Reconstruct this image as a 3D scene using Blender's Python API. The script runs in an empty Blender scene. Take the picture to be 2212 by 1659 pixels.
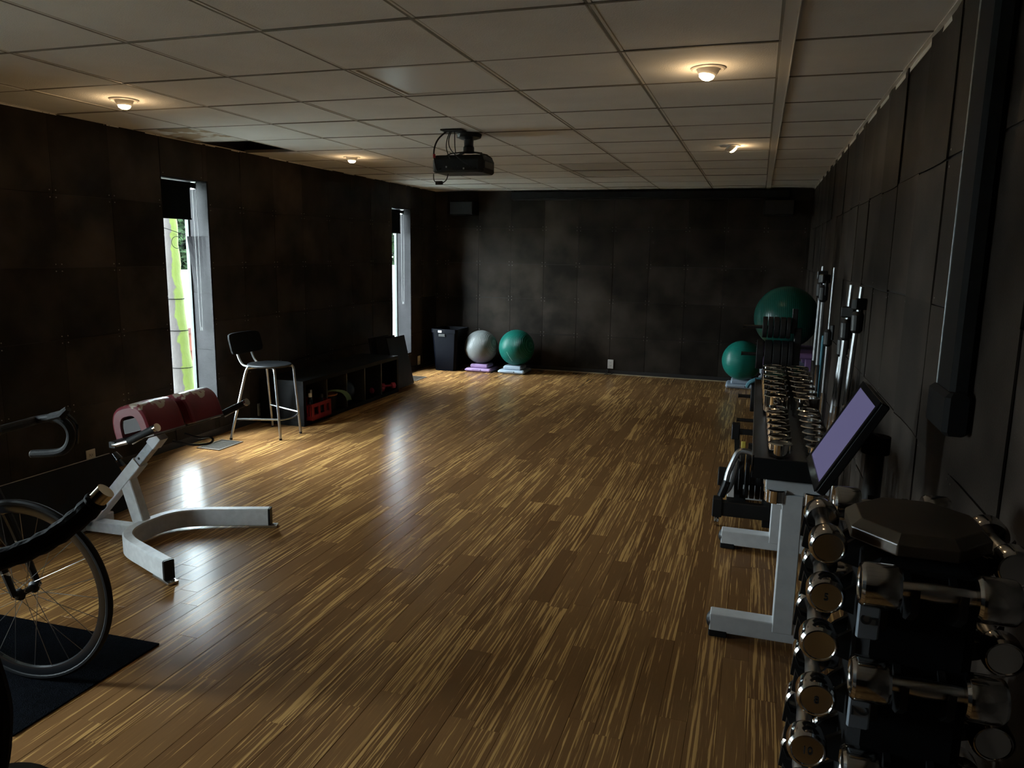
import bpy, math, random
import numpy as np
from mathutils import Vector, Matrix

# ------------------------------------------------------------------ camera, sky, exposure
S = bpy.context.scene
COL = S.collection
CAMH = 1.54
YAW, PITCH, ROLL, FPX = .310311, -.172286, .016778, 1626.26
fw = Vector((-math.sin(YAW)*math.cos(PITCH), math.cos(YAW)*math.cos(PITCH), math.sin(PITCH)))
rt = Vector((math.cos(YAW), math.sin(YAW), 0)); up = rt.cross(fw)
RR = rt*math.cos(ROLL) + up*math.sin(ROLL); UU = up*math.cos(ROLL) - rt*math.sin(ROLL)
cam_d = bpy.data.cameras.new('camera'); cam = bpy.data.objects.new('camera', cam_d); COL.objects.link(cam)
cam_d.sensor_width = 36; cam_d.lens = FPX/2212*36; cam_d.clip_start = .02; cam_d.clip_end = 300
cam.matrix_world = Matrix(((RR.x, UU.x, -fw.x, 0), (RR.y, UU.y, -fw.y, 0), (RR.z, UU.z, -fw.z, CAMH), (0, 0, 0, 1)))
S.camera = cam
W = bpy.data.worlds.new('overcast_sky'); S.world = W; W.use_nodes = True
SKY = 76
W.node_tree.nodes['Background'].inputs[0].default_value = (.83, .92, 1.0, 1)
W.node_tree.nodes['Background'].inputs[1].default_value = SKY
vs = S.view_settings
S.display_settings.display_device = 'sRGB'
vs.view_transform = 'Standard'; vs.look = 'None'; vs.gamma = 1; vs.use_curve_mapping = False
vs.exposure = 0.0
S.cycles.use_denoising = True
S.cycles.max_bounces = 10; S.cycles.diffuse_bounces = 6; S.cycles.glossy_bounces = 5; S.cycles.transparent_max_bounces = 12
S.cycles.sample_clamp_indirect = 6
LAMP_W = 1.35
WINDOWS = [(.92, 1.42), (4.63, 5.126), (8.33, 8.85)]      # y ranges in the left wall
WZ0, WZ1 = .24, 2.06
XL, XR, YB, YF, HC, HT = -4.22, .557, 9.65, -3.2, 2.34, 2.75
for k, (a, b) in enumerate(WINDOWS):
    ld = bpy.data.lights.new('sky_portal', 'AREA'); ld.shape = 'RECTANGLE'; ld.size = WZ1-WZ0+.1; ld.size_y = b-a+.1
    ld.cycles.is_portal = True
    lo = bpy.data.objects.new('sky_portal', ld); COL.objects.link(lo)
    lo.location = (-4.52, (a+b)/2, (WZ0+WZ1)/2); lo.rotation_euler = (0, -math.pi/2, 0)

# ------------------------------------------------------------------ helpers
rnd = random.Random(7)
def V(*a): return Vector(a)
class MB:
    def __init__(s): s.v = []; s.f = []; s.sm = []
    def add(s, vs_, fs, smooth=False):
        o = len(s.v); s.v += [tuple(x) for x in vs_]; s.f += [tuple(i+o for i in f) for f in fs]
        s.sm += [smooth]*len(fs); return s
    def box(s, x0, x1, y0, y1, z0, z1, M=None):
        p = [Vector((x, y, z)) for z in (z0, z1) for y in (y0, y1) for x in (x0, x1)]
        if M is not None: p = [M @ q for q in p]
        return s.add(p, [(0,2,3,1),(4,5,7,6),(0,1,5,4),(2,6,7,3),(0,4,6,2),(1,3,7,5)])
    def cbox(s, x0, x1, y0, y1, z0, z1, c, M=None):
        """box with all edges chamfered by c"""
        p = []; 
        for z, e in ((z0, 0), (z0, 1), (z1, 1), (z1, 0)):
            pass
        L = [(z0, c), (z0+c, 0), (z1-c, 0), (z1, c)]
        for z, i in L:
            a0, a1, b0, b1 = x0+i, x1-i, y0+i, y1-i
            k = c if i == 0 else c*.6
            p += [(a0+k,b0,z),(a1-k,b0,z),(a1,b0+k,z),(a1,b1-k,z),(a1-k,b1,z),(a0+k,b1,z),(a0,b1-k,z),(a0,b0+k,z)]
        p = [Vector(q) for q in p]
        if M is not None: p = [M @ q for q in p]
        f = [tuple(reversed(range(8))), tuple(range(24, 32))]
        for j in range(3):
            for i in range(8):
                n = (i+1) % 8; f.append((j*8+i, j*8+n, j*8+8+n, j*8+8+i))
        return s.add(p, f)
    def cyl(s, p0, p1, r0, r1=None, n=16, caps=True, smooth=True):
        p0, p1 = Vector(p0), Vector(p1); r1 = r0 if r1 is None else r1
        d = (p1-p0).normalized(); a = d.orthogonal().normalized(); b = d.cross(a)
        ring = [a*math.cos(2*math.pi*i/n) + b*math.sin(2*math.pi*i/n) for i in range(n)]
        s.add([p0+q*r0 for q in ring] + [p1+q*r1 for q in ring], [(i, (i+1) % n, n+(i+1) % n, n+i) for i in range(n)], smooth)
        if caps:
            s.add([p0+q*r0 for q in ring], [tuple(reversed(range(n)))]); s.add([p1+q*r1 for q in ring], [tuple(range(n))])
        return s
    def tube(s, pts, r, n=10, closed=False, caps=True):
        pts = [Vector(p) for p in pts]; m = len(pts); rs = r if isinstance(r, (list, tuple)) else [r]*m
        tg = []
        for i in range(m):
            if closed: t = pts[(i+1) % m]-pts[i-1]
            else: t = pts[min(i+1, m-1)]-pts[max(i-1, 0)]
            tg.append(t.normalized())
        a = tg[0].orthogonal().normalized(); vs_ = []
        for i in range(m):
            a = (a - tg[i]*a.dot(tg[i])); a.normalize(); b = tg[i].cross(a)
            vs_ += [pts[i] + (a*math.cos(2*math.pi*k/n)+b*math.sin(2*math.pi*k/n))*rs[i] for k in range(n)]
        fs = []
        for i in range(m if closed else m-1):
            j = (i+1) % m
            fs += [(i*n+k, i*n+(k+1) % n, j*n+(k+1) % n, j*n+k) for k in range(n)]
        s.add(vs_, fs, True)
        if caps and not closed:
            s.add(vs_[:n], [tuple(reversed(range(n)))]); s.add(vs_[-n:], [tuple(range(n))])
        return s
    def bar(s, pts, w, h, up_=(0, 0, 1), c=0.0):
        """rectangular (or chamfered) section swept along pts; w sideways, h along up"""
        pts = [Vector(p) for p in pts]; m = len(pts); up_ = Vector(up_)
        if c > 0: sec = [(-w/2+c,-h/2),(w/2-c,-h/2),(w/2,-h/2+c),(w/2,h/2-c),(w/2-c,h/2),(-w/2+c,h/2),(-w/2,h/2-c),(-w/2,-h/2+c)]
        else: sec = [(-w/2,-h/2),(w/2,-h/2),(w/2,h/2),(-w/2,h/2)]
        n = len(sec); vs_ = []
        for i in range(m):
            t = (pts[min(i+1, m-1)]-pts[max(i-1, 0)]).normalized()
            side = t.cross(up_).normalized(); u2 = side.cross(t).normalized()
            vs_ += [pts[i]+side*x+u2*y for x, y in sec]
        fs = [(i*n+k, i*n+(k+1) % n, (i+1)*n+(k+1) % n, (i+1)*n+k) for i in range(m-1) for k in range(n)]
        fs += [tuple(reversed(range(n))), tuple(range((m-1)*n, m*n))]
        return s.add(vs_, fs)
    def lathe(s, prof, n=24, M=None, smooth=True):
        vs_ = []; M = M or Matrix()
        for r, z in prof: vs_ += [M @ Vector((r*math.cos(2*math.pi*k/n), r*math.sin(2*math.pi*k/n), z)) for k in range(n)]
        fs = [(i*n+k, i*n+(k+1) % n, (i+1)*n+(k+1) % n, (i+1)*n+k) for i in range(len(prof)-1) for k in range(n)]
        s.add(vs_, fs, smooth)
        if prof[0][0] > 1e-4: s.add(vs_[:n], [tuple(reversed(range(n)))])
        if prof[-1][0] > 1e-4: s.add(vs_[-n:], [tuple(range(n))])
        return s
    def prism(s, poly, h, M=None):
        n = len(poly); M = M or Matrix()
        vs_ = [M @ Vector((x, y, 0)) for x, y in poly] + [M @ Vector((x, y, h)) for x, y in poly]
        return s.add(vs_, [tuple(reversed(range(n))), tuple(range(n, 2*n))] + [(i, (i+1) % n, n+(i+1) % n, n+i) for i in range(n)])
    def sphere(s, c, r, n=24, m=14, sz=1.0):
        prof = [(max(r*math.sin(math.pi*i/m), 1e-5), -r*sz*math.cos(math.pi*i/m)) for i in range(m+1)]
        return s.lathe(prof, n, Matrix.Translation(Vector(c)))
    def build(s, name, m, parent=None, origin=None, bevel=0, local=False):
        me = bpy.data.meshes.new(name); o = bpy.data.objects.new(name, me); COL.objects.link(o)
        off = Vector((0, 0, 0))
        if parent is not None and not local:
            q = parent
            while q is not None: off += q.location; q = q.parent
        if parent is not None: o.parent = parent
        if origin is not None:
            o.location = Vector(origin) - (off if parent is not None else Vector()); off = Vector(origin)
        me.from_pydata([tuple(Vector(x)-off) for x in s.v], [], s.f)
        me.polygons.foreach_set('use_smooth', s.sm)
        me.materials.append(M[m] if isinstance(m, str) else m)
        if any(s.sm): me.set_sharp_from_angle(angle=.42)
        if bevel:
            b = o.modifiers.new('bevel', 'BEVEL'); b.width = bevel; b.segments = 2; b.limit_method = 'ANGLE'; b.angle_limit = .6
        me.update(); return o
def mb(): return MB()
def tag(o, label=None, cat=None, group=None, kind=None):
    if label: o['label'] = label
    if cat: o['category'] = cat
    if group: o['group'] = group
    if kind: o['kind'] = kind
    return o
def thing(name, label, cat, loc=(0, 0, 0), group=None, rz=0):
    o = bpy.data.objects.new(name, None); COL.objects.link(o); o.location = loc; o.rotation_euler.z = rz
    o.empty_display_size = .1
    return tag(o, label, cat, group)
def struct(name, b, m, parent=None):
    return tag(b.build(name, m, parent), kind='structure') if parent is None else b.build(name, m, parent)
def text(name, body, size, m, parent, loc, X, Y, extrude=.0004):
    """flat lettering: X reading direction, Y letter-up direction, loc in world space"""
    c = bpy.data.curves.new(name, 'FONT'); c.body = body; c.size = size; c.extrude = extrude; c.align_x = 'CENTER'; c.align_y = 'CENTER'
    tmp = bpy.data.objects.new(name, c); me = bpy.data.meshes.new_from_object(tmp); bpy.data.objects.remove(tmp)
    me.materials.clear(); me.materials.append(M[m]); o = bpy.data.objects.new(name, me); COL.objects.link(o)
    X, Y = Vector(X).normalized(), Vector(Y).normalized(); Z = X.cross(Y)
    off = Vector(); q = parent
    while q is not None: off += q.location; q = q.parent
    l = Vector(loc)-off
    o.parent = parent
    o.matrix_local = Matrix(((X.x, Y.x, Z.x, l.x), (X.y, Y.y, Z.y, l.y), (X.z, Y.z, Z.z, l.z), (0, 0, 0, 1)))
    return o
def catmull(P, k=6, closed=False):
    P = [Vector(p) for p in P]; out = []; n = len(P)
    for i in range(n if closed else n-1):
        if closed: a, b, c, d = P[i-1], P[i], P[(i+1) % n], P[(i+2) % n]
        else: a, b, c, d = P[max(i-1, 0)], P[i], P[i+1], P[min(i+2, n-1)]
        for j in range(k):
            t = j/k
            out.append(.5*((2*b)+(c-a)*t+(2*a-5*b+4*c-d)*t*t+(3*b-a-3*c+d)*t*t*t))
    if not closed: out.append(P[-1])
    return out
def copy_tree(o, parent=None):
    c = o.copy(); COL.objects.link(c); c.parent = parent
    for ch in list(o.children): copy_tree(ch, c)
    return c
ORD = ['first', 'second', 'third', 'fourth', 'fifth', 'sixth', 'seventh', 'eighth', 'ninth', 'tenth']

# ------------------------------------------------------------------ materials
M = {}
def mat(name, col, rough=.5, metal=0, spec=.5, var=0, vscale=8, bump=0, bscale=60, coat=0, emit=None, estr=0, stretch=None, col2=None, lo=.4, hi=.6):
    m = bpy.data.materials.new(name); m.use_nodes = True; nt = m.node_tree; p = nt.nodes['Principled BSDF']
    p.inputs['Base Color'].default_value = (*col, 1); p.inputs['Roughness'].default_value = rough
    p.inputs['Metallic'].default_value = metal; p.inputs['Specular IOR Level'].default_value = spec
    p.inputs['Coat Weight'].default_value = coat; p.inputs['Coat Roughness'].default_value = .08
    if emit: p.inputs['Emission Color'].default_value = (*emit, 1); p.inputs['Emission Strength'].default_value = estr
    tc = nt.nodes.new('ShaderNodeTexCoord'); vec = tc.outputs['Object']
    if stretch:
        mp = nt.nodes.new('ShaderNodeMapping'); mp.inputs['Scale'].default_value = stretch
        nt.links.new(vec, mp.inputs[0]); vec = mp.outputs[0]
    if col2 or var:
        nz = nt.nodes.new('ShaderNodeTexNoise'); nz.inputs['Scale'].default_value = vscale; nz.inputs['Detail'].default_value = 4
        nt.links.new(vec, nz.inputs['Vector'])
        rp = nt.nodes.new('ShaderNodeValToRGB'); rp.color_ramp.elements[0].position = lo; rp.color_ramp.elements[1].position = hi
        rp.color_ramp.elements[0].color = (*(c*(1-var) for c in col), 1)
        rp.color_ramp.elements[1].color = (*(col2 or [min(1, c*(1+var)) for c in col]), 1)
        nt.links.new(nz.outputs['Fac'], rp.inputs[0]); nt.links.new(rp.outputs[0], p.inputs['Base Color'])
    if bump:
        nb = nt.nodes.new('ShaderNodeTexNoise'); nb.inputs['Scale'].default_value = bscale; nb.inputs['Detail'].default_value = 3
        nt.links.new(vec, nb.inputs['Vector'])
        bp = nt.nodes.new('ShaderNodeBump'); bp.inputs['Strength'].default_value = bump; bp.inputs['Distance'].default_value = .01
        nt.links.new(nb.outputs['Fac'], bp.inputs['Height']); nt.links.new(bp.outputs[0], p.inputs['Normal'])
    M[name] = m; return m
mat('tile', (.79, .795, .785), .92, spec=.2, var=.03, vscale=3, bump=.25, bscale=170)
mat('tile_stained', (.62, .60, .56), .92, spec=.2, col2=(.30, .22, .14), vscale=3.2, lo=.50, hi=.53)
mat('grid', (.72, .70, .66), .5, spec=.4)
mat('grid_shade', (.20, .185, .16), .8)  # dark tone standing in for the shaded gaps between tiles
mat('plenum', (.05, .035, .025), .9, var=.5, vscale=2)
mat('lens', (.84, .85, .84), .30, spec=.5)
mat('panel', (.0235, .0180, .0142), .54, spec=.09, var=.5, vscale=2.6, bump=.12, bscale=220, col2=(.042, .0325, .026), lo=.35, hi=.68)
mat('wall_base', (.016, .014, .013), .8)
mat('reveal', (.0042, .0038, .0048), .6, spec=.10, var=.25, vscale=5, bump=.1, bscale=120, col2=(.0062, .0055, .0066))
mat('screw', (.34, .32, .30), .35, metal=1)
mat('baseboard', (.022, .020, .020), .5)
mat('tan_trim', (.34, .25, .15), .5, var=.2)
mat('vinyl', (.040, .044, .041), .5, spec=.1)
mat('blind', (.004, .0055, .006), .9, spec=.05)
mat('chain', (.09, .09, .09), .5, spec=.2)
mat('black', (.007, .007, .0075), .45, spec=.35, var=.2)
mat('black_matte', (.006, .006, .0065), .8, spec=.2)
mat('rubber', (.008, .008, .0088), .65, spec=.3, bump=.15, bscale=90)
mat('black_gloss', (.010, .010, .011), .15)
mat('chrome', (.56, .55, .54), .12, metal=1)
mat('chrome_bright', (.82, .81, .79), .07, metal=1)
mat('chrome_soft', (.62, .61, .60), .28, metal=1)
mat('alu', (.44, .45, .46), .32, metal=1, var=.08, vscale=40)
mat('white_paint', (.62, .64, .66), .38, var=.04, vscale=20, bump=.03, bscale=200)
mat('worn_white', (.62, .63, .63), .45, var=.06, vscale=30, bump=.05, bscale=120)
mat('red_vinyl', (.16, .018, .026), .38, bump=.08, bscale=40)
mat('cream_patch', (.50, .44, .35), .6, var=.25, vscale=25)
mat('grey_board', (.12, .11, .11), .6)
mat('steel_grey', (.42, .44, .46), .35, metal=.9, var=.1, vscale=60)
mat('stool_seat', (.006, .007, .0085), .5, spec=.3)
mat('stool_back', (.004, .0042, .005), .7, spec=.1)
mat('shelf_black', (.0042, .004, .004), .55, spec=.12, var=.25, stretch=(2, 20, 2))
mat('shelf_edge', (.03, .028, .025), .5)
mat('crate_red', (.26, .012, .018), .45)
mat('green_cloth', (.16, .24, .12), .8, bump=.3, bscale=80)
mat('orange', (.40, .12, .05), .5)
mat('pink', (.45, .05, .10), .45)
mat('navy_ball', (.02, .04, .08), .35)
mat('brown_board', (.0105, .0075, .0072), .5, spec=.15, var=.35, vscale=4, bump=.1, bscale=150)
mat('navy_bin', (.0012, .0015, .0034), .5, spec=.08)
mat('label_white', (.7, .7, .68), .6)
mat('mauve', (.30, .19, .36), .45)
mat('blue_grey', (.36, .42, .50), .42)
mat('purple_dark', (.14, .07, .18), .55)
mat('outlet', (.72, .70, .66), .4)
mat('outlet_cream', (.58, .52, .42), .4)
mat('slot', (.02, .02, .02), .8)
mat('vent_metal', (.16, .13, .10), .4, metal=.6)
mat('yellow', (.55, .42, .06), .5)
mat('teal', (.06, .20, .26), .6)
mat('bulb', (1, .9, .7), .3, emit=(1.0, .72, .38), estr=26)
mat('lamp_white', (.62, .60, .57), .45)
mat('chrome_warm_lit', (.70, .62, .48), .16, metal=1)  # chrome with the warm light it reflects put into its colour
mat('grip_tape', (.006, .0065, .0085), .8, spec=.15, bump=.5, bscale=45)
mat('tyre', (.007, .0075, .0085), .6, spec=.25)
mat('rim_black', (.013, .014, .016), .22)
mat('spoke', (.25, .24, .23), .3, metal=1)
mat('decal', (.62, .62, .60), .5)
mat('mat_carpet', (.0026, .0034, .0052), .95, spec=.02, var=.35, vscale=60, bump=1.0, bscale=260)
mat('mat_edge', (.33, .29, .24), .7)
mat('bark', (.016, .0140, .013), .9, spec=.1, bump=.8, bscale=20, col2=(.020, .029, .0035), vscale=1.2, lo=.47, hi=.54, stretch=(1, 1, .6))
mat('leaf', (.0035, .010, .003), .8, spec=.1, var=.5, vscale=1.2, col2=(.010, .022, .007))
mat('fence', (.026, .0062, .0028), .8, spec=.1, var=.25, vscale=3, stretch=(1, 6, .6))
mat('fence_cap', (.018, .0045, .004), .8, spec=.1)
mat('siding', (.052, .056, .058), .7, spec=.2)
mat('ground', (.30, .30, .26), .95, var=.4, vscale=2)
mat('grass', (.035, .033, .005), .8, spec=.1, var=.4, vscale=3)
mat('wire', (.0008, .0008, .0008), .9, spec=.02)
mat('proj', (.004, .004, .0043), .45, spec=.2)
mat('red_plastic', (.35, .02, .03), .4)
mat('plate_brown', (.050, .036, .024), .32, var=.3, vscale=6)
mat('number_grey', (.24, .28, .33), .4)
mat('screen', (.02, .02, .03), .06, emit=(.42, .39, .78), estr=.22)
mat('dark_leather', (.02, .02, .02), .5)
def panel_tone():
    nt = M['panel'].node_tree; p = nt.nodes['Principled BSDF']; src = p.inputs['Base Color'].links[0].from_socket
    oi = nt.nodes.new('ShaderNodeObjectInfo'); mr = nt.nodes.new('ShaderNodeMapRange'); mr.inputs['To Min'].default_value = .72; mr.inputs['To Max'].default_value = 1.32
    nt.links.new(oi.outputs['Random'], mr.inputs['Value']); hs = nt.nodes.new('ShaderNodeHueSaturation'); nt.links.new(src, hs.inputs['Color']); nt.links.new(mr.outputs[0], hs.inputs['Value'])
    nt.links.new(hs.outputs[0], p.inputs['Base Color'])
panel_tone()
# worn saddle pads: red vinyl with a cream worn patch that has its own ragged outline
def worn_vinyl():
    m = mat('worn_vinyl', (.17, .018, .028), .36, bump=.08, bscale=40); nt = m.node_tree; p = nt.nodes['Principled BSDF']
    tc = nt.nodes.new('ShaderNodeTexCoord'); sp = nt.nodes.new('ShaderNodeSeparateXYZ'); nt.links.new(tc.outputs['Object'], sp.inputs[0])
    nz = nt.nodes.new('ShaderNodeTexNoise'); nz.inputs['Scale'].default_value = 9; nz.inputs['Detail'].default_value = 5; nt.links.new(tc.outputs['Object'], nz.inputs['Vector'])
    a = nt.nodes.new('ShaderNodeMath'); a.operation = 'MULTIPLY_ADD'; a.inputs[1].default_value = .16; nt.links.new(nz.outputs['Fac'], a.inputs[0]); nt.links.new(sp.outputs['Z'], a.inputs[2])
    g = nt.nodes.new('ShaderNodeMath'); g.operation = 'GREATER_THAN'; g.inputs[1].default_value = .232; nt.links.new(a.outputs[0], g.inputs[0])
    mx = nt.nodes.new('ShaderNodeMix'); mx.data_type = 'RGBA'; nt.links.new(g.outputs[0], mx.inputs['Factor'])
    mx.inputs['A'].default_value = (.17, .018, .028, 1); mx.inputs['B'].default_value = (.42, .36, .28, 1)
    nt.links.new(mx.outputs['Result'], p.inputs['Base Color'])
worn_vinyl()
def moss():
    nt = M['bark'].node_tree; p = nt.nodes['Principled BSDF']
    tc = nt.nodes.new('ShaderNodeTexCoord'); sp = nt.nodes.new('ShaderNodeVectorMath'); sp.operation = 'DOT_PRODUCT'; sp.inputs[1].default_value = (.74, .67, 0); nt.links.new(tc.outputs['Normal'], sp.inputs[0])
    nz = nt.nodes.new('ShaderNodeTexNoise'); nz.inputs['Scale'].default_value = 7; nz.inputs['Detail'].default_value = 6; nt.links.new(tc.outputs['Object'], nz.inputs['Vector'])
    a = nt.nodes.new('ShaderNodeMath'); a.operation = 'MULTIPLY_ADD'; a.inputs[1].default_value = 1.3; nt.links.new(nz.outputs['Fac'], a.inputs[0]); nt.links.new(sp.outputs['Value'], a.inputs[2])
    rp = nt.nodes.new('ShaderNodeValToRGB'); e = rp.color_ramp.elements; e[0].position = .58; e[0].color = (.018, .0155, .0145, 1); e[1].position = .72; e[1].color = (.026, .034, .0065, 1)
    nt.links.new(a.outputs[0], rp.inputs[0]); nt.links.new(rp.outputs[0], p.inputs['Base Color'])
moss()
def ball_mat(name, col, rough, axis_rot, scale=26, strength=.35):
    m = mat(name, col, rough, spec=.28); nt = m.node_tree; p = nt.nodes['Principled BSDF']
    p.inputs['Subsurface Weight'].default_value = .25; p.inputs['Subsurface Radius'].default_value = (.05, .05, .05)
    tc = nt.nodes.new('ShaderNodeTexCoord'); mp = nt.nodes.new('ShaderNodeMapping'); mp.inputs['Rotation'].default_value = axis_rot
    wv = nt.nodes.new('ShaderNodeTexWave'); wv.wave_type = 'BANDS'; wv.bands_direction = 'X'; wv.wave_profile = 'SIN'; wv.inputs['Scale'].default_value = scale
    nt.links.new(tc.outputs['Object'], mp.inputs[0]); nt.links.new(mp.outputs[0], wv.inputs['Vector'])
    pw = nt.nodes.new('ShaderNodeMath'); pw.operation = 'POWER'; pw.inputs[1].default_value = 6; nt.links.new(wv.outputs['Fac'], pw.inputs[0])
    bp = nt.nodes.new('ShaderNodeBump'); bp.inputs['Strength'].default_value = strength; bp.inputs['Distance'].default_value = .006
    nt.links.new(pw.outputs[0], bp.inputs['Height']); nt.links.new(bp.outputs[0], p.inputs['Normal'])
    mx = nt.nodes.new('ShaderNodeMix'); mx.data_type = 'RGBA'; mx.inputs['A'].default_value = (*col, 1); mx.inputs['B'].default_value = (*(min(1, c*1.5+.02) for c in col), 1)  # ribs coloured paler, painting in the light they catch
    nt.links.new(pw.outputs[0], mx.inputs['Factor']); nt.links.new(mx.outputs['Result'], p.inputs['Base Color'])
ball_mat('ball_white', (.155, .165, .165), .28, (0, .35, .2), 24, .8)
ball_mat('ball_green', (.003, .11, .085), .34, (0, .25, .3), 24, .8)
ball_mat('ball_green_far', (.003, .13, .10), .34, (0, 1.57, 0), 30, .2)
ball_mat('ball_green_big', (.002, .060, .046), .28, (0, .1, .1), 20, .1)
# strand-bamboo floor
def floor_mat():
    m = bpy.data.materials.new('bamboo'); m.use_nodes = True; M['bamboo'] = m; nt = m.node_tree; N = nt.nodes; L = nt.links; p = N['Principled BSDF']
    tc = N.new('ShaderNodeTexCoord'); at = N.new('ShaderNodeAttribute'); at.attribute_name = 'rnd'
    def mth(op, a, b=None, c=None):
        n = N.new('ShaderNodeMath'); n.operation = op
        for i, q in enumerate((a, b, c)):
            if q is None: continue
            if isinstance(q, (int, float)): n.inputs[i].default_value = q
            else: L.new(q, n.inputs[i])
        return n.outputs[0]
    sp = N.new('ShaderNodeSeparateXYZ'); L.new(tc.outputs['Object'], sp.inputs[0])
    r = at.outputs['Fac']; r2 = mth('FRACT', mth('MULTIPLY', r, 17.31)); r3 = mth('FRACT', mth('MULTIPLY', r, 71.7))
    def noise(sx, sy, off, detail, rough, dist=0):
        cb = N.new('ShaderNodeCombineXYZ')
        L.new(mth('MULTIPLY_ADD', sp.outputs['X'], sx, mth('MULTIPLY', r, 53.0)), cb.inputs[0])
        L.new(mth('MULTIPLY_ADD', sp.outputs['Y'], sy, mth('MULTIPLY', r2, 31.0)), cb.inputs[1]); L.new(mth('MULTIPLY_ADD', r3, 19.0, off), cb.inputs[2])
        n = N.new('ShaderNodeTexNoise'); n.inputs['Scale'].default_value = 1; n.inputs['Detail'].default_value = detail; n.inputs['Roughness'].default_value = rough; n.inputs['Distortion'].default_value = dist
        L.new(cb.outputs[0], n.inputs['Vector']); return n.outputs['Fac']
    n1 = noise(118, 2.3, 0, 4, .58, .30)
    n2 = noise(260, 7, 5, 3, .6)
    n3 = noise(16, 1.2, 9, 2, .5)
    thr = mth('MULTIPLY_ADD', r2, .13, .495)
    v = mth('ADD', n1, mth('MULTIPLY', mth('SUBTRACT', n3, .5), .20))
    sl = mth('MULTIPLY', mth('SUBTRACT', v, thr), 20.0)
    cl = N.new('ShaderNodeClamp'); L.new(sl, cl.inputs[0]); sl = cl.outputs[0]
    def mix(f, a, b):
        x = N.new('ShaderNodeMix'); x.data_type = 'RGBA'
        L.new(f, x.inputs['Factor'])
        for k, q in (('A', a), ('B', b)):
            if isinstance(q, tuple): x.inputs[k].default_value = (*q, 1)
            else: L.new(q, x.inputs[k])
        return x.outputs['Result']
    base = mix(r3, (.165, .080, .030), (.260, .134, .050))
    base = mix(mth('MULTIPLY', n2, .55), base, (.105, .050, .020))
    tan = mix(n2, (.74, .43, .150), (.52, .29, .098))
    colr = mix(mth('MULTIPLY', sl, .72), base, tan)
    L.new(colr, p.inputs['Base Color'])
    L.new(mth('MULTIPLY_ADD', n2, .10, .20), p.inputs['Roughness'])
    p.inputs['Specular IOR Level'].default_value = .065
    bp = N.new('ShaderNodeBump'); bp.inputs['Strength'].default_value = .06; bp.inputs['Distance'].default_value = .004
    L.new(n1, bp.inputs['Height']); L.new(bp.outputs[0], p.inputs['Normal'])
floor_mat()
def glass_mat():
    m = bpy.data.materials.new('window_glass'); m.use_nodes = True; nt = m.node_tree; nt.nodes.remove(nt.nodes['Principled BSDF'])
    out = nt.nodes['Material Output']; t = nt.nodes.new('ShaderNodeBsdfTransparent'); t.inputs[0].default_value = (.94, .98, .97, 1)
    g = nt.nodes.new('ShaderNodeBsdfGlossy'); g.inputs['Roughness'].default_value = 0
    lw = nt.nodes.new('ShaderNodeLayerWeight'); lw.inputs[0].default_value = .5
    pw = nt.nodes.new('ShaderNodeMath'); pw.operation = 'POWER'; pw.inputs[1].default_value = 5; nt.links.new(lw.outputs['Facing'], pw.inputs[0])
    f = nt.nodes.new('ShaderNodeMath'); f.operation = 'MULTIPLY_ADD'; f.inputs[1].default_value = .5; f.inputs[2].default_value = .03; nt.links.new(pw.outputs[0], f.inputs[0])
    x = nt.nodes.new('ShaderNodeMixShader'); nt.links.new(f.outputs[0], x.inputs[0]); nt.links.new(t.outputs[0], x.inputs[1]); nt.links.new(g.outputs[0], x.inputs[2])
    nt.links.new(x.outputs[0], out.inputs[0]); M['glass'] = m
glass_mat()

# ------------------------------------------------------------------ room shell
# floor: slab with separate strand-bamboo planks
floor = struct('floor', mb().box(XL-.2, XR+.1, YF-.1, YB+.12, -.12, -.0035), 'wall_base')
PW, planks = .0955, []
x = XL-.01; row = 0
while x < XR:
    y = YF - rnd.random()*1.0
    while y < YB:
        ln = rnd.choice((.92, .92, .92, 1.2, .62, .45)); y1 = min(y+ln, YB)
        planks.append((x, min(x+PW, XR), max(y, YF), y1)); y += ln
    x += PW; row += 1
def view_share(p):
    c = Vector(((p[0]+p[1])/2, (p[2]+p[3])/2, -CAMH)); d = c.dot(fw)
    if d < .3: return 0
    u, w = c.dot(RR)/d*FPX, c.dot(UU)/d*FPX
    if abs(u) > 1106+260 or abs(w) > 830+260: return 0
    return (p[1]-p[0])*(p[3]-p[2])*CAMH/d**3
planks.sort(key=view_share, reverse=True)
def plank_geo(p, vs_, fs):
    x0, x1, y0, y1 = p; i = .0011; o = len(vs_); dz = rnd.uniform(-.0004, .0002)
    vs_ += [(x0, y0, -.0035), (x1, y0, -.0035), (x1, y1, -.0035), (x0, y1, -.0035), (x0+.0002, y0+.0002, dz-.0010), (x1-.0002, y0+.0002, dz-.0010), (x1-.0002, y1-.0002, dz-.0010), (x0+.0002, y1-.0002, dz-.0010),
            (x0+i, y0+i, dz), (x1-i, y0+i, dz), (x1-i, y1-i, dz), (x0+i, y1-i, dz)]
    fs += [tuple(o+k for k in f) for f in ((8,9,10,11),(4,5,9,8),(5,6,10,9),(6,7,11,10),(7,4,8,11),(0,1,5,4),(1,2,6,5),(2,3,7,6),(3,0,4,7))]
def plank_obj(name, ps):
    vs_, fs, rv = [], [], []
    for p in ps:
        plank_geo(p, vs_, fs); rv += [rnd.random()]*12
    me = bpy.data.meshes.new(name); me.from_pydata(vs_, [], fs); a = me.attributes.new('rnd', 'FLOAT', 'POINT'); a.data.foreach_set('value', rv)
    me.materials.append(M['bamboo']); o = bpy.data.objects.new(name, me); COL.objects.link(o); o.parent = floor; return o
for p in planks[:300]: plank_obj('plank', [p])
tag(plank_obj('planks_beyond', planks[300:]), kind='stuff')

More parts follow.
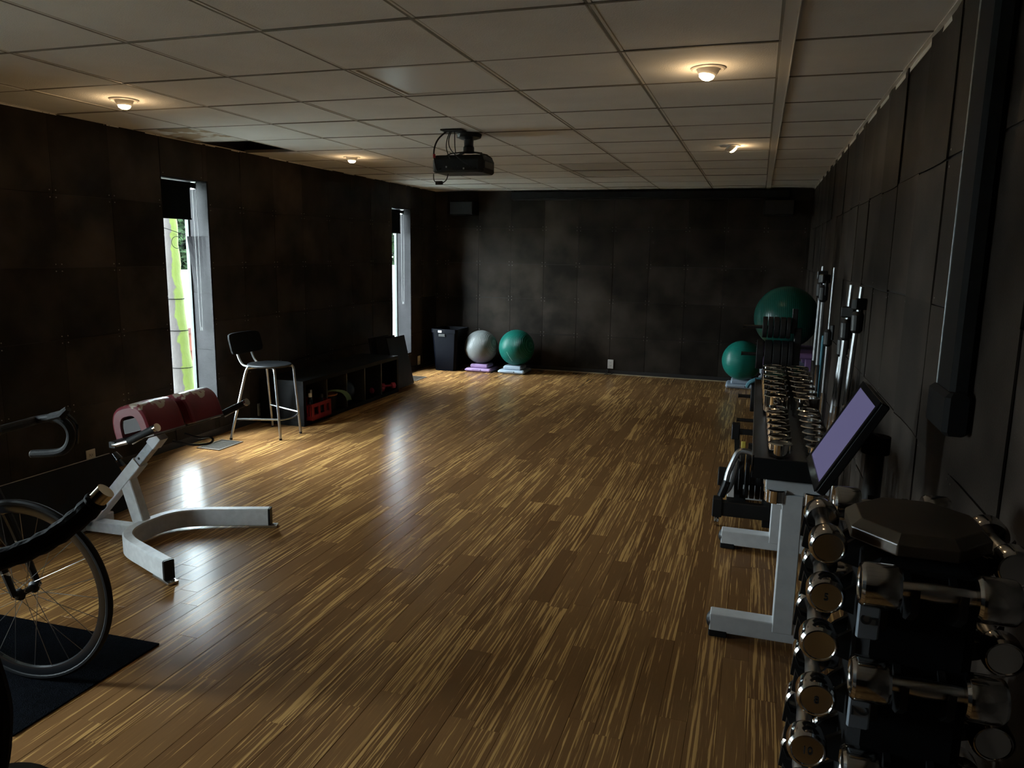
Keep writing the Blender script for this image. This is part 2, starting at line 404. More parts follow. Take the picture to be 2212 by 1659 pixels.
# walls
wl = mb()
ys = [YF-.1] + [q for w in WINDOWS for q in w] + [YB+.15]
for i in range(0, len(ys), 2): wl.box(XL-.224, XL-.004, ys[i], ys[i+1], -.9, HT)
for a, b in WINDOWS: wl.box(XL-.224, XL-.004, a, b, -.9, WZ0).box(XL-.224, XL-.004, a, b, WZ1, HT)
wall_left = struct('wall_left', wl, 'wall_base')
wall_back = struct('wall_back', mb().box(XL-.26, XR+.2, YB+.004, YB+.15, -.9, HT), 'wall_base')
wall_right = struct('wall_right', mb().box(XR+.004, XR+.2, YF-.1, YB+.004, -.9, HT), 'wall_base')
wall_front = struct('wall_front', mb().box(XL-.26, XR+.2, YF-.25, YF-.1, -.9, HT), 'panel')
# leather-look wall panels, each a thin bowed sheet screwed at its corners
PP = .457
def sheet(name, parent, M4, w, h, bow, gap=.002, m='panel', n=4):
    """sheet in local (u right, v up, out of the wall = +n)"""
    t = .004+rnd.uniform(0, .0025); vs_, fs = [], []
    bu, bv, tw = rnd.uniform(0, bow), rnd.uniform(0, bow*.6), rnd.uniform(-bow, bow)*.5
    for layer in (0, 1):
        for j in range(n+1):
            for i in range(n+1):
                a, b = i/n, j/n
                z = t*layer + (abs(2*a-1)**3*bu if bow > .004 else (1-(2*a-1)**2)*bu) + (2*b-1)**2*bv*.3 + (a-.5)*(b-.5)*tw
                vs_.append(M4 @ Vector((gap/2+(w-gap)*a, gap/2+(h-gap)*b, max(z, 0)+.0005)))
    k = n+1; q = k*k
    for j in range(n):
        for i in range(n):
            fs.append((q+j*k+i, q+j*k+i+1, q+(j+1)*k+i+1, q+(j+1)*k+i))
    ed = [j for j in range(k)] + [j*k+n for j in range(1, k)] + [n*k+i for i in range(n-1, -1, -1)] + [j*k for j in range(n-1, 0, -1)]
    sd = []
    for i in range(len(ed)):
        a, b = ed[i], ed[(i+1) % len(ed)]; sd.append((a, b, q+b, q+a))
    b_ = MB(); b_.add(vs_[q:], [tuple(v-q for v in f) for f in fs], True); b_.add(vs_, sd, False); o = b_.build(name, m, parent)
    return o
def splits(a0, a1, z0, z1):
    """clip a rectangle (along the wall, up) by the windows of the left wall"""
    R = [(a0, a1, z0, z1)]
    for w0, w1 in WINDOWS:
        out = []
        for (p, q, r, s) in R:
            if q <= w0 or p >= w1 or s <= WZ0 or r >= WZ1: out.append((p, q, r, s)); continue
            if p < w0: out.append((p, w0, r, s))
            if q > w1: out.append((w1, q, r, s))
            m0, m1 = max(p, w0), min(q, w1)
            if r < WZ0: out.append((m0, m1, r, WZ0))
            if s > WZ1: out.append((m0, m1, WZ1, s))
        R = out
    return [r for r in R if r[1]-r[0] > .02 and r[3]-r[2] > .02]
ZS = [.03, .487, .944, 1.40, 1.858, HC+.02]
def frame4(origin, u, v):
    u, v = Vector(u), Vector(v); n = u.cross(v)
    return Matrix(((u.x, v.x, n.x, origin[0]), (u.y, v.y, n.y, origin[1]), (u.z, v.z, n.z, origin[2]), (0, 0, 0, 1)))
sc_l, sc_b, sc_r = mb(), mb(), mb()
def screws(b_, F, w, h):
    for a in (.022, w-.022):
        for c in (.022, h-.022):
            if w > .1 and h > .1: b_.lathe([(.0040, .003), (.0036, .0085), (.0016, .0092), (1e-4, .0094)], 8, F @ Matrix.Translation((a, c, 0)))
xs = [-3.598+PP*k for k in range(-2, 11)]
for i in range(len(xs)-1):
    a, b = max(xs[i], XL), min(xs[i+1], XR)
    if b-a < .02: continue
    for j in range(5):
        F = frame4((a, YB+.004, ZS[j]+rnd.uniform(-.004, .004)), (1, 0, 0), (0, 0, 1))
        sheet('wall_panel', wall_back, F, b-a, ZS[j+1]-ZS[j], .003, .0045); screws(sc_b, F, b-a, ZS[j+1]-ZS[j])
y = YB
while y > YF:
    a, b = max(y-PP, YF), y
    for j in range(5):
        for (p, q, r, s) in splits(a, b, ZS[j], ZS[j+1]):
            F = frame4((XL-.004, p, r), (0, 1, 0), (0, 0, 1)); sheet('wall_panel', wall_left, F, q-p, s-r, .003); screws(sc_l, F, q-p, s-r)
        F = frame4((XR+.004, b, ZS[j]+rnd.uniform(-.006, .006)), (0, -1, 0), (0, 0, 1)); sheet('wall_panel', wall_right, F, b-a, ZS[j+1]-ZS[j], .009, .004); screws(sc_r, F, b-a, ZS[j+1]-ZS[j])
    y -= PP
for b_, w in ((sc_l, wall_left), (sc_b, wall_back), (sc_r, wall_right)): tag(b_.build('panel_screws', 'screw', w), kind='stuff')
# window reveals: lining panels, corner trim, frame, pane, sill
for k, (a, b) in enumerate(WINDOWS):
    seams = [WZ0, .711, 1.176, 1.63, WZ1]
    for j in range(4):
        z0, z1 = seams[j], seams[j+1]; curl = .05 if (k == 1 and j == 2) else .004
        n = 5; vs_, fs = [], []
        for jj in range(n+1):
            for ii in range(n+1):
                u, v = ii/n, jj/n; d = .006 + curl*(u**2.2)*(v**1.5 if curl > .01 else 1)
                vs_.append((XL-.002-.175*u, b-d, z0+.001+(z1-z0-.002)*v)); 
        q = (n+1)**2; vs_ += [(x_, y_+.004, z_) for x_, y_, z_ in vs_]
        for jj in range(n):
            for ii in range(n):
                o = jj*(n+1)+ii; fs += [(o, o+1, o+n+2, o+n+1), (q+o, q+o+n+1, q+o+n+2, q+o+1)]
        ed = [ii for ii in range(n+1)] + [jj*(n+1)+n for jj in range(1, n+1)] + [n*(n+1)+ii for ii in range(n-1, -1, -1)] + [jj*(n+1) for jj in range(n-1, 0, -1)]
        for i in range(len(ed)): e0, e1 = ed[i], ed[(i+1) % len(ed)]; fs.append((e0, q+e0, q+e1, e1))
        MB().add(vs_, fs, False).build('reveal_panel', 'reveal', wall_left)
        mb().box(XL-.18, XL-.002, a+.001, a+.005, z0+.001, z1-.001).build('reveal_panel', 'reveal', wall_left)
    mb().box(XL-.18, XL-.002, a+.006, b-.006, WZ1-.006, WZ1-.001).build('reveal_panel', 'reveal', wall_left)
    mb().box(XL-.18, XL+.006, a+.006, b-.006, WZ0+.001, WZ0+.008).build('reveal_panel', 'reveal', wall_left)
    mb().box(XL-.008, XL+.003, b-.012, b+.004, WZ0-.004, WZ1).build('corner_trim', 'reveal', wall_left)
    wn = tag(bpy.data.objects.new('window_%d' % (k+1), None), kind='structure'); COL.objects.link(wn)
    fr = mb(); x0, x1, t = XL-.222, XL-.190, .018
    fr.box(x0, x1, a, a+t, WZ0, WZ1).box(x0, x1, b-t, b, WZ0, WZ1).box(x0, x1, a+t, b-t, WZ0, WZ0+t).box(x0, x1, a+t, b-t, WZ1-t, WZ1)
    fr.build('window_frame', 'vinyl', wn)
    mb().box(XL-.208, XL-.204, a+t, b-t, WZ0+t, WZ1-t).build('pane', 'glass', wn)
for n_, b_ in (('baseboard_back', mb().box(XL, XR, YB-.012, YB+.003, 0, .055)), ('baseboard_left', mb().box(XL-.003, XL+.012, YF, YB, 0, .055)), ('baseboard_right', mb().box(XR-.012, XR+.003, YF, YB, 0, .055))):
    struct(n_, b_, 'baseboard')
struct('trim_1', mb().prism([(0, 0), (-.016, 0), (-.012, .009), (0, .011)], XR-XL-.3, frame4((XL+.1, YB-.012, 0), (0, 1, 0), (0, 0, 1))), 'tan_trim')

# ceiling: dark slab above, suspended grid bars and separate lay-in tiles
ceiling = struct('ceiling', mb().box(XL-.26, XR+.2, YF-.25, YB+.15, HT, HT+.15), 'plenum')
X0, TW, Y0, TD = .0486, .6252, 3.1713, .6096
def cx(c): return max(XL, min(XR, X0+TW*c))
def ry(r): return max(YF-.09, min(YB, Y0+TD*r))
LIGHTS = {(-3, 0), (-3, 6), (-3, 7)}; HOLE = (-7, 3); STAIN = (-7, 2)
for c in range(-7, 1):
    for r in range(-11, 11):
        if (c, r) in LIGHTS or (c, r) == HOLE: continue
        xa, xb, ya, yb = cx(c)+.006, cx(c+1)-.0165, ry(r)+.0075, ry(r+1)-.0075
        if xb-xa < .03 or yb-ya < .03: continue
        if c == -1: xb -= .012
        if c == 0: xa += .012
        z = HC + rnd.uniform(-.0015, .0035); b_ = mb()
        i = .004; tl = [rnd.uniform(-.001, .001) for _ in range(4)]
        lo = [(xa+i, ya+i, z+tl[0]), (xb-i, ya+i, z+tl[1]), (xb-i, yb-i, z+tl[2]), (xa+i, yb-i, z+tl[3])]
        hi = [(xa, ya, z+.004), (xb, ya, z+.004), (xb, yb, z+.004), (xa, yb, z+.004)]; tp = [(p[0], p[1], HC+.018) for p in hi]
        b_.add(lo+hi+tp, [(3,2,1,0)] + [(k, (k+1) % 4, 4+(k+1) % 4, 4+k) for k in range(4)] + [(4+k, 4+(k+1) % 4, 8+(k+1) % 4, 8+k) for k in range(4)] + [(8,9,10,11)])
        b_.build('ceiling_tile', 'tile_stained' if (c, r) == STAIN else 'tile', ceiling)
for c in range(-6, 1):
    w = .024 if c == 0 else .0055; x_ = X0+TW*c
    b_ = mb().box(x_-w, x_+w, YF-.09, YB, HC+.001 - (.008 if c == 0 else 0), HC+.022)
    mb().box(x_-w-.0105, x_-w, YF-.09, YB, HC+.0005, HC+.022).build('shade_strip', 'grid_shade', ceiling)  # flush dark strip painting in the shadow line beside each runner
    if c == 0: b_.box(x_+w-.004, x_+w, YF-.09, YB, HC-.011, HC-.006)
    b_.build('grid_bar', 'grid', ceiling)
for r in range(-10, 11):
    mb().box(XL, XR, Y0+TD*r-.0072, Y0+TD*r+.0072, HC-.0005, HC+.0215).build('cross_bar', 'grid_shade', ceiling)  # bars coloured dark to paint the shade between tile rows
mb().box(XR-.022, XR, YF-.09, YB, HC-.002, HC+.004).box(XR-.004, XR+.002, YF-.09, YB, HC-.02, HC+.004).build('wall_angle', 'grid', ceiling)
mb().box(XL, XL+.02, YF-.09, YB, HC+.002, HC+.006).box(XL-.002, XL+.003, YF-.09, YB, HC-.004, HC+.006).build('wall_angle', 'grid', ceiling)
mb().box(XL, XR, YB-.02, YB, HC+.002, HC+.006).build('wall_angle', 'grid', ceiling)
# what shows through the missing tile: a duct above
tag(mb().cbox(-4.1, -3.75, 4.75, 5.5, 2.46, 2.70, .02).build('air_duct', 'orange', None, origin=(-3.9, 5.1, 2.46)), 'rusty brown duct glimpsed through the hole of the missing ceiling tile', 'duct')
# unlit troffers
for i, (c, r0, r1, lab) in enumerate(((-3, 0, 1, 'square unlit glossy ceiling light panel in front of the projector'), (-3, 6, 8, 'rectangular unlit ceiling light panel behind the projector'))):
    xa, xb, ya, yb = cx(c)+.013, cx(c+1)-.013, ry(r0)+.013, ry(r1)-.013
    t = thing('ceiling_light_panel', lab, 'ceiling light', ((xa+xb)/2, (ya+yb)/2, HC), 'unlit ceiling light panels')
    f = .018; b_ = mb()
    for q in ((xa, xa+f, ya, yb), (xb-f, xb, ya, yb), (xa+f, xb-f, ya, ya+f), (xa+f, xb-f, yb-f, yb)): b_.box(*q, HC+.001, HC+.03)
    b_.build('frame', 'grid', t)
    mb().box(xa+f+.004, xb-f-.001, ya+f+.001, yb-f-.004, HC+.007, HC+.011).build('diffuser', 'lens', t)
    mb().box(xa+f, xb-f, ya+f, yb-f, HC+.05, HC+.055).build('backing', 'lamp_white', t)
# warm recessed eyeball lamps
for i, (x_, y_, tilt, pw, lab) in enumerate(((-3.409, 3.501, (0, 0), 1, 'lit warm ceiling spotlight nearest the left wall and the camera'), (-3.438, 6.04, (0, 0), 1, 'lit warm ceiling spotlight left of the projector'),
        (-.265, 3.53, (-.15, -.1), .9, 'large-looking lit warm ceiling spotlight at upper right'), (-.258, 5.943, (.75, .25), .55, 'warm ceiling spotlight turned sideways toward the right wall'))):
    t = thing('ceiling_spotlight', lab, 'lamp', (x_, y_, HC), 'warm ceiling spotlights')
    mb().lathe([(.050, .006), (.052, -.004), (.066, -.007), (.074, -.003), (.075, .006)], 28, Matrix.Translation((x_, y_, HC))).build('trim_ring', 'lamp_white', t)
    A = Matrix.Translation((x_, y_, HC+.004)) @ Matrix.Rotation(tilt[0], 4, 'Y').inverted() @ Matrix.Rotation(tilt[1], 4, 'X')
    mb().lathe([(.050, .0), (.047, -.014), (.040, -.028), (.034, -.034), (.034, -.020)], 24, A).build('eyeball', 'lamp_white', t)
    mb().lathe([(.030, -.022), (.033, -.036), (.030, -.044), (.018, -.052), (1e-4, -.054)], 20, A).build('bulb', 'bulb', t)
    ld = bpy.data.lights.new('spot_glow', 'POINT'); ld.energy = LAMP_W*pw; ld.color = (1, .66, .34); ld.shadow_soft_size = .03
    lo = bpy.data.objects.new('spot_glow', ld); COL.objects.link(lo); lo.parent = t; lo.location = (A @ Vector((0, 0, -.085))) - Vector((x_, y_, HC))

# ------------------------------------------------------------------ roller blinds
for k in (0, 1, 2):
    a, b = WINDOWS[k]; lab = {1: 'black roller blind half raised in the nearer narrow window', 2: 'black roller blind in the narrow window beside the far corner', 0: 'black roller blind in the window beside the bicycle'}[k]
    t = thing('roller_blind', lab, 'blind', (XL-.09, (a+b)/2, WZ1), 'roller blinds in the narrow windows')
    xb = XL-.09; zt = WZ1-.035
    mb().cyl((xb, a+.02, zt), (xb, b-.055, zt), .021, n=18).build('roller_tube', 'blind', t)
    mb().box(xb-.020, xb-.018, a+.025, b-.075, 1.765, zt).build('fabric', 'blind', t)
    mb().cyl((xb-.019, a+.025, 1.765), (xb-.019, b-.075, 1.765), .008, n=8).build('bottom_bar', 'blind', t)
    mb().box(xb-.025, xb+.025, b-.056, b-.050, zt-.03, WZ1-.004).build('bracket', 'chrome_soft', t)
    zc = .90; pts = [(xb-.018, b-.045, zt), (xb-.016, b-.043, 1.5), (xb-.012, b-.043, zc+.02), (xb, b-.043, zc), (xb+.012, b-.043, zc+.02), (xb+.016, b-.043, 1.5), (xb+.018, b-.045, zt)]
    mb().tube(catmull(pts, 8), .0022, 6).build('bead_chain', 'chain', t)

# ------------------------------------------------------------------ back-extension bench
t = bench = thing('back_extension_bench', 'white steel back extension bench with torn red pads beside the bicycle', 'exercise bench', (-2.98, 3.045, 0))
yc = 3.045
arm = catmull([(-2.52, yc-.385, .062), (-2.72, yc-.305, .062), (-2.90, yc-.225, .062), (-2.985, yc-.13, .062), (-3.005, yc, .062), (-2.985, yc+.13, .062), (-2.90, yc+.225, .062), (-2.72, yc+.305, .062), (-2.52, yc+.385, .062)], 5)
mb().bar(arm, .052, .098, c=.006).build('base_tube', 'worn_white', t)
for s in (-1, 1):
    e = V(-2.52, yc+s*.385, .062); d = V(.4, s*.16, 0).normalized()
    mb().bar([e, e+d*.012], .050, .096, c=.004).build('end_cap', 'black', t)
    f = mb().bar([e+V(-.10, -s*.04, -.055), e+d*.045+V(0, 0, -.055)], .05, .012, c=.002); f.cyl(e+d*.03+V(0, 0, -.05), e+d*.03+V(0, 0, -.046), .007, n=10)
    f.build('foot_plate', 'chrome_soft', t)
mb().bar([(-3.03, yc, .045), (-3.42, yc, .035)], .06, .06, c=.004).build('rear_beam', 'worn_white', t)
mb().bar([(-3.42, yc-.16, .03), (-3.42, yc+.16, .03)], .05, .05, c=.004).build('rear_foot', 'worn_white', t)
mb().bar([(-3.035, yc, .09), (-3.115, yc, .34)], .055, .075, up_=(1, 0, .3), c=.004).build('front_post', 'worn_white', t)
mb().bar([(-3.385, yc, .05), (-3.02, yc, .43)], .060, .062, up_=(-1, 0, 1), c=.004).build('slanted_post', 'worn_white', t)
ins = mb().bar([(-3.03, yc, .42), (-2.90, yc, .555)], .046, .048, up_=(-1, 0, 1), c=.003).build('adjusting_post', 'steel_grey', t)
mb().cyl((-3.005, yc-.0245, .452), (-3.005, yc-.0235, .452), .007, n=12).build('pin_hole', 'slot', ins)
mb().bar([(-2.925, yc, .53), (-2.875, yc, .585)], .058, .060, up_=(-1, 0, 1), c=.004).build('top_bracket', 'white_paint', t)
kb = mb().cyl((-3.13, yc, .395), (-3.165, yc, .43), .010, n=12); kb.cyl((-3.16, yc, .425), (-3.19, yc, .455), .020, .017, n=16); kb.build('pull_pin', 'black_gloss', t)
def arch(y0, y1, a=.115, hgt=.165, th=.058, rot=.28, cxz=(-2.795, .632)):
    """saddle pad: an inverted U swept along y with softened ends"""
    n = 22; rings = []; L = y1-y0
    def prof(sh):
        out, inn = [], []
        for i in range(n+1):
            q = math.pi*(1-i/n); e = .62
            cx_, sy_ = math.copysign(abs(math.cos(q))**e, math.cos(q)), abs(math.sin(q))**e
            out.append(((a-sh)*cx_, (hgt-sh)*sy_)); inn.append(((a-th+sh*.3)*cx_, (hgt-th+sh*.3)*sy_))
        return out + inn[::-1]
    for yy, sh in ((y0, .016), (y0+.006, .006), (y0+.018, 0), (y0+L*.5, -.003), (y1-.018, 0), (y1-.006, .006), (y1, .016)):
        rings.append([(cxz[0]+px*math.cos(rot)-pz*math.sin(rot), yy, cxz[1]+px*math.sin(rot)+pz*math.cos(rot)) for px, pz in prof(sh)])
    k = len(rings[0]); vs_ = [p for r in rings for p in r]; fs = []
    for i in range(len(rings)-1):
        fs += [(i*k+j, (i+1)*k+j, (i+1)*k+(j+1) % k, i*k+(j+1) % k) for j in range(k)]
    m_ = k//2
    for base, flip in ((0, 0), ((len(rings)-1)*k, 1)):
        for j in range(m_-1):
            q = (base+j, base+j+1, base+k-2-j, base+k-1-j); fs.append(q[::-1] if flip else q)
    return MB().add(vs_, fs, True)
for s, (y0, y1) in ((0, (2.785, 3.02)), (1, (3.07, 3.305))):
    pd = arch(y0, y1).build('pad', 'worn_vinyl', t, origin=(-2.795, (y0+y1)/2, .632))
    for sg in (-1, 1):
        bk = mb(); rot = .28; px = sg*.09
        c0 = V(-2.795+px*math.cos(rot), (y0+y1)/2, .632+px*math.sin(rot)-.004)
        bk.box(-.028, .028, -(y1-y0)/2+.012, (y1-y0)/2-.012, -.004, .004, Matrix.Translation(c0) @ Matrix.Rotation(-rot, 4, 'Y'))
        bk.build('pad_board', 'chrome_soft', pd)
    mb().box(-.052, .052, -(y1-y0)/2+.010, (y1-y0)/2-.010, .03, .095, Matrix.Translation((-2.797, (y0+y1)/2, .632)) @ Matrix.Rotation(-.28, 4, 'Y')).build('pad_core', 'grey_board', pd)
mb().bar([(-2.85, yc-.335, .615), (-2.85, yc+.335, .615)], .035, .03, c=.003).build('cross_bar', 'black', t)
for s, y_ in ((-1, 2.72), (1, 3.37)):
    p0, p1 = V(-2.755, y_, .640), V(-2.585, y_, .722); d = (p1-p0).normalized()
    h_ = mb().cyl(p0, p1-d*.012, .0175, n=16).build('grip', 'rubber', t)
    mb().cyl(p1-d*.014, p1, .0195, n=18).build('grip_end', 'chrome', h_)
    mb().tube([V(-2.85, yc+s*.33, .615), V(-2.83, y_, .617), p0], .011, 10).cyl(p0+V(.02, 0, -.012), p1+V(-.02, 0, -.020), .004, n=8).build('handle_rod', 'chrome_soft', t)
mb().tube(catmull([(-2.74, yc+.02, .60), (-2.66, yc+.03, .585), (-2.60, yc+.035, .592), (-2.585, yc+.04, .575), (-2.61, yc+.035, .556), (-2.70, yc+.02, .545), (-2.80, yc, .56)], 5), .006, 8).build('foot_lever', 'black_gloss', t)

# ------------------------------------------------------------------ black leaning board behind the bench
t = thing('leaning_board', 'black board with a pale rounded edge leaning low by the left wall', 'board', (-3.6, 3.05, 0))
poly = [(-.42, 0), (.42, 0), (.42, .36)] + [(-.42+.09*(1-math.sin(q)), .36-.09*(1-math.cos(q))) for q in [i*math.pi/2/6 for i in range(7)]]
F = frame4((-3.47, 3.02, .003), (0, -1, 0), Vector((-.62, 0, .785)))
F = frame4((-3.47, 3.06, .003), (0, 1, 0), Vector((-.62, 0, .785)))
mb().prism([(a, b) for a, b in poly], .018, F).build('face', 'black_matte', t)
rim = [F @ V(a, b, .009) for a, b in [(.42, .30), (.42, .36)] + [p for p in poly[3:]]]
mb().tube([F @ V(.42, .362, .012)] + [F @ V(a, b+.002, .012) for a, b in poly[3:]] + [F @ V(-.422, .2, .012)], .0048, 6).build('edge', 'mat_edge', t)

# ------------------------------------------------------------------ bar stool
t = thing('bar_stool', 'bar stool with round black seat, low backrest and silver legs', 'stool', (-3.80, 5.24, 0))
feet = {'a': V(-4.0, 4.99, 0), 'b': V(-3.62, 5.12, 0), 'c': V(-3.605, 5.385, 0), 'd': V(-3.965, 5.50, 0)}
tops = {'a': V(-3.895, 5.10, .575), 'b': V(-3.665, 5.13, .575), 'c': V(-3.645, 5.35, .58), 'd': V(-3.90, 5.36, .575)}
mid = V(-3.79, 5.235, .583)
for k in 'abcd':
    inn = tops[k]*.55+mid*.45; inn.z = .585
    corner = tops[k]+(tops[k]-mid).normalized()*.01
    leg = mb().tube([inn] + catmull([tops[k]+V(0, 0, .008), corner+V(0, 0, -.012), corner*.93+feet[k]*.07+V(0, 0, 0)], 5) + [feet[k]+V(0, 0, .012)], .0105, 10).build('leg', 'alu', t)
    mb().cyl(feet[k], feet[k]+V(0, 0, .016), .0115, n=10).build('rubber_foot', 'rubber', leg)
def onleg(k, z): 
    q = (z-feet[k].z)/(tops[k].z-feet[k].z); return feet[k].lerp(tops[k], q)
mb().tube([onleg('a', .17), onleg('b', .17)], .0085, 8).build('footrest', 'alu', t)
mb().tube([onleg('d', .21), onleg('c', .19)], .0075, 8).build('footrest', 'alu', t)
mb().tube(catmull([onleg('b', .165), onleg('b', .165)*.5+onleg('c', .175)*.5+V(.02, .02, -.01), onleg('c', .175)], 6), .006, 8).build('footrest', 'alu', t)
mb().lathe([(1e-4, -.012), (.165, -.010), (.180, -.004), (.184, .004), (.176, .011), (.14, .013), (1e-4, .011)], 40, Matrix.Translation((-3.785, 5.24, .598)) @ Matrix.Scale(.92, 4, (0, 1, 0))).build('seat', 'stool_seat', t)
for y_ in (5.13, 5.31): mb().tube(catmull([(-3.88, y_, .592), (-3.955, y_, .600), (-4.0, y_+.0, .66), (-4.03, y_, .78)], 6), .009, 8).build('back_post', 'alu', t)
vs_, fs = [], []
for i in range(13):
    for j in range(7):
        u, v = i/12*2-1, j/6*2-1
        uu, vv = u*math.sqrt(1-.12*v**6), v*math.sqrt(1-.22*u**6)
        for d in (0, .014): vs_.append((-4.03+.03*uu*uu+d-.02*vv, 5.22+.20*uu, .775+.085*vv))
def gid(i, j, d): return (i*7+j)*2+d
for i in range(12):
    for j in range(6):
        fs += [(gid(i, j, 1), gid(i+1, j, 1), gid(i+1, j+1, 1), gid(i, j+1, 1)), (gid(i, j, 0), gid(i, j+1, 0), gid(i+1, j+1, 0), gid(i+1, j, 0))]
ed = [(i, 0) for i in range(13)] + [(12, j) for j in range(1, 7)] + [(i, 6) for i in range(11, -1, -1)] + [(0, j) for j in range(5, 0, -1)]
for q in range(len(ed)): e0, e1 = ed[q], ed[(q+1) % len(ed)]; fs.append((gid(*e0, 0), gid(*e1, 0), gid(*e1, 1), gid(*e0, 1)))
MB().add(vs_, fs, True).build('backrest', 'stool_back', t)

# ------------------------------------------------------------------ cube shelf and what is in it
t = thing('cube_shelf', 'long low black cube shelf with five open compartments along left wall', 'shelf', (-3.94, 6.52, 0))
sx0, sx1, sy0, sy1, sh = -4.16, -3.71, 5.60, 7.45, .405
for n_, q in (('top_board', (sx0, sx1, sy0, sy1, sh-.038, sh)), ('bottom_board', (sx0, sx1, sy0, sy1, 0, .038)), ('side_panel', (sx0, sx1, sy0, sy0+.038, .038, sh-.038)), ('side_panel', (sx0, sx1, sy1-.038, sy1, .038, sh-.038))):
    mb().box(*q).build(n_, 'shelf_black', t, bevel=.0015)
for y_ in (5.99, 6.345, 6.70, 7.055): mb().box(sx0, sx1-.003, y_-.008, y_+.008, .038, sh-.038).build('divider', 'shelf_edge', t)
mb().box(sx0, sx0+.006, sy0, sy1, .038, sh-.038).build('back_panel', 'shelf_black', t)
t = thing('bottle_crate', 'red plastic crate of bottles in nearest shelf compartment', 'crate', (-3.80, 5.83, .04))
x0, x1, y0, y1, z0, z1 = -3.92, -3.665, 5.665, 5.975, .040, .19
for nm, fx in (('front_wall', x1), ('rear_wall', x0+.01)):
    w_ = mb().box(fx-.010, fx, y0, y1, z0, z0+.05).box(fx-.010, fx, y0, y1, z1-.03, z1)
    for yy in (y0, y0+.10, y0+.20, y1-.03): w_.box(fx-.010, fx, yy, yy+.03, z0+.05, z1-.03)
    w_.build(nm, 'crate_red', t)
for yy in (y0, y1-.01):
    w_ = mb().box(x0, x1-.01, yy, yy+.01, z0, z0+.04)
    for i in range(9): w_.box(x0+.028*i, x0+.028*i+.014, yy, yy+.01, z0+.04, z1)
    w_.box(x0, x1-.01, yy, yy+.01, z1-.015, z1).build('end_wall', 'crate_red', t)
mb().box(x0, x1, y0, y1, z0, z0+.006).build('floor_grid', 'crate_red', t)
for i, (bx, by, bh, cap, lab) in enumerate(((-3.72, 5.72, .235, 'outlet', 'white-capped bottle in the red crate'), (-3.77, 5.80, .25, 'steel_grey', 'grey-capped bottle in the red crate'), (-3.72, 5.90, .20, 'black', 'dark bottle at far side of the red crate'))):
    q = thing('bottle', lab, 'bottle', (bx, by, z0+.006), 'bottles in the red crate')
    mb().lathe([(.026, 0), (.030, .006), (.030, bh*.6-.02), (.016, bh*.72), (.013, bh-.028)], 16, Matrix.Translation((bx, by, z0+.006))).build('body', 'black_gloss', q)
    mb().lathe([(.017, bh-.034), (.017, bh-.002), (.014, bh)], 14, Matrix.Translation((bx, by, z0+.006))).build('cap', cap, q)
t = thing('bucket', 'black bucket with an orange rim in second shelf compartment', 'bucket', (-3.83, 6.15, .038))
mb().lathe([(.085, 0), (.105, .15), (.100, .15), (.08, .01)], 24, Matrix.Translation((-3.83, 6.15, .038))).build('body', 'black', t)
mb().lathe([(.105, .145), (.111, .148), (.111, .157), (.103, .157), (.101, .150)], 24, Matrix.Translation((-3.83, 6.15, .038))).build('rim', 'orange', t)
vs_, fs = [], []
cl = catmull([(-3.86, 6.12, .185), (-3.80, 6.17, .225), (-3.72, 6.26, .215), (-3.695, 6.32, .165), (-3.69, 6.345, .115)], 4)
for p in cl:
    for s in (-.04, -.015, .015, .04): vs_.append((p.x+s*.25, p.y+s*.7, p.z+.006*math.cos(s*90))); 
n_ = len(vs_); vs_ += [(a, b, c-.006) for a, b, c in vs_]
for i in range(len(cl)-1):
    for j in range(3):
        o = i*4+j; fs += [(o, o+1, o+5, o+4), (n_+o, n_+o+4, n_+o+5, n_+o+1)]
    fs += [(i*4, i*4+4, n_+i*4+4, n_+i*4), (i*4+3, n_+i*4+3, n_+i*4+7, i*4+7)]
tag(MB().add(vs_, fs, True).build('cloth', 'green_cloth', None, origin=(-3.8, 6.17, .19)), 'green cloth hanging out over the bucket on the shelf', 'cloth')
tag(mb().sphere((-3.87, 6.53, .158), .12).build('medicine_ball', 'navy_ball', None, origin=(-3.87, 6.53, .038)), 'dark blue ball in the middle of the black cube shelf', 'ball')
def hand_weight(loc, rz, lab):
    q = thing('hand_weight', lab, 'dumbbell', loc, 'pink hand weights on the shelf', rz)
    hx = .034
    for s in (-1, 1): mb().lathe([(.02, -.026), (hx, -.018), (hx, .018), (.02, .026)], 8, Matrix.Translation((s*.062, 0, hx)) @ Matrix.Rotation(math.pi/2, 4, 'Y'), False).build('head', 'pink', q, local=True)
    mb().cyl((-.045, 0, hx), (.045, 0, hx), .013, n=12).build('handle', 'pink', q, local=True)
hand_weight((-3.80, 7.12, .038), 1.2, 'pink hand weight lying left in the last shelf compartment')
hand_weight((-3.76, 7.29, .055), .9, 'pink hand weight lying right in the last shelf compartment')

# ------------------------------------------------------------------ loose wall panels leaning on the wall past the shelf
for i, (bx, tx, y0, y1, hh) in enumerate(((-3.80, -3.925, 7.56, 8.01, .565), (-3.90, -4.02, 7.48, 7.95, .572), (-3.99, -4.09, 7.46, 7.93, .578))):
    d = V(tx-bx, 0, hh); d.normalize(); F = frame4((bx, y0, .002), (0, 1, 0), d)
    tag(mb().cbox(0, y1-y0, 0, .58, 0, .016, .003, F).build('loose_panel', 'brown_board', None, origin=(bx, (y0+y1)/2, 0)), ['frontmost dark brown board leaning on the wall past the cube shelf', 'middle one of three brown boards leaning past the cube shelf', 'rearmost brown board of three leaning past the cube shelf'][i], 'board', 'brown boards leaning beside the shelf')

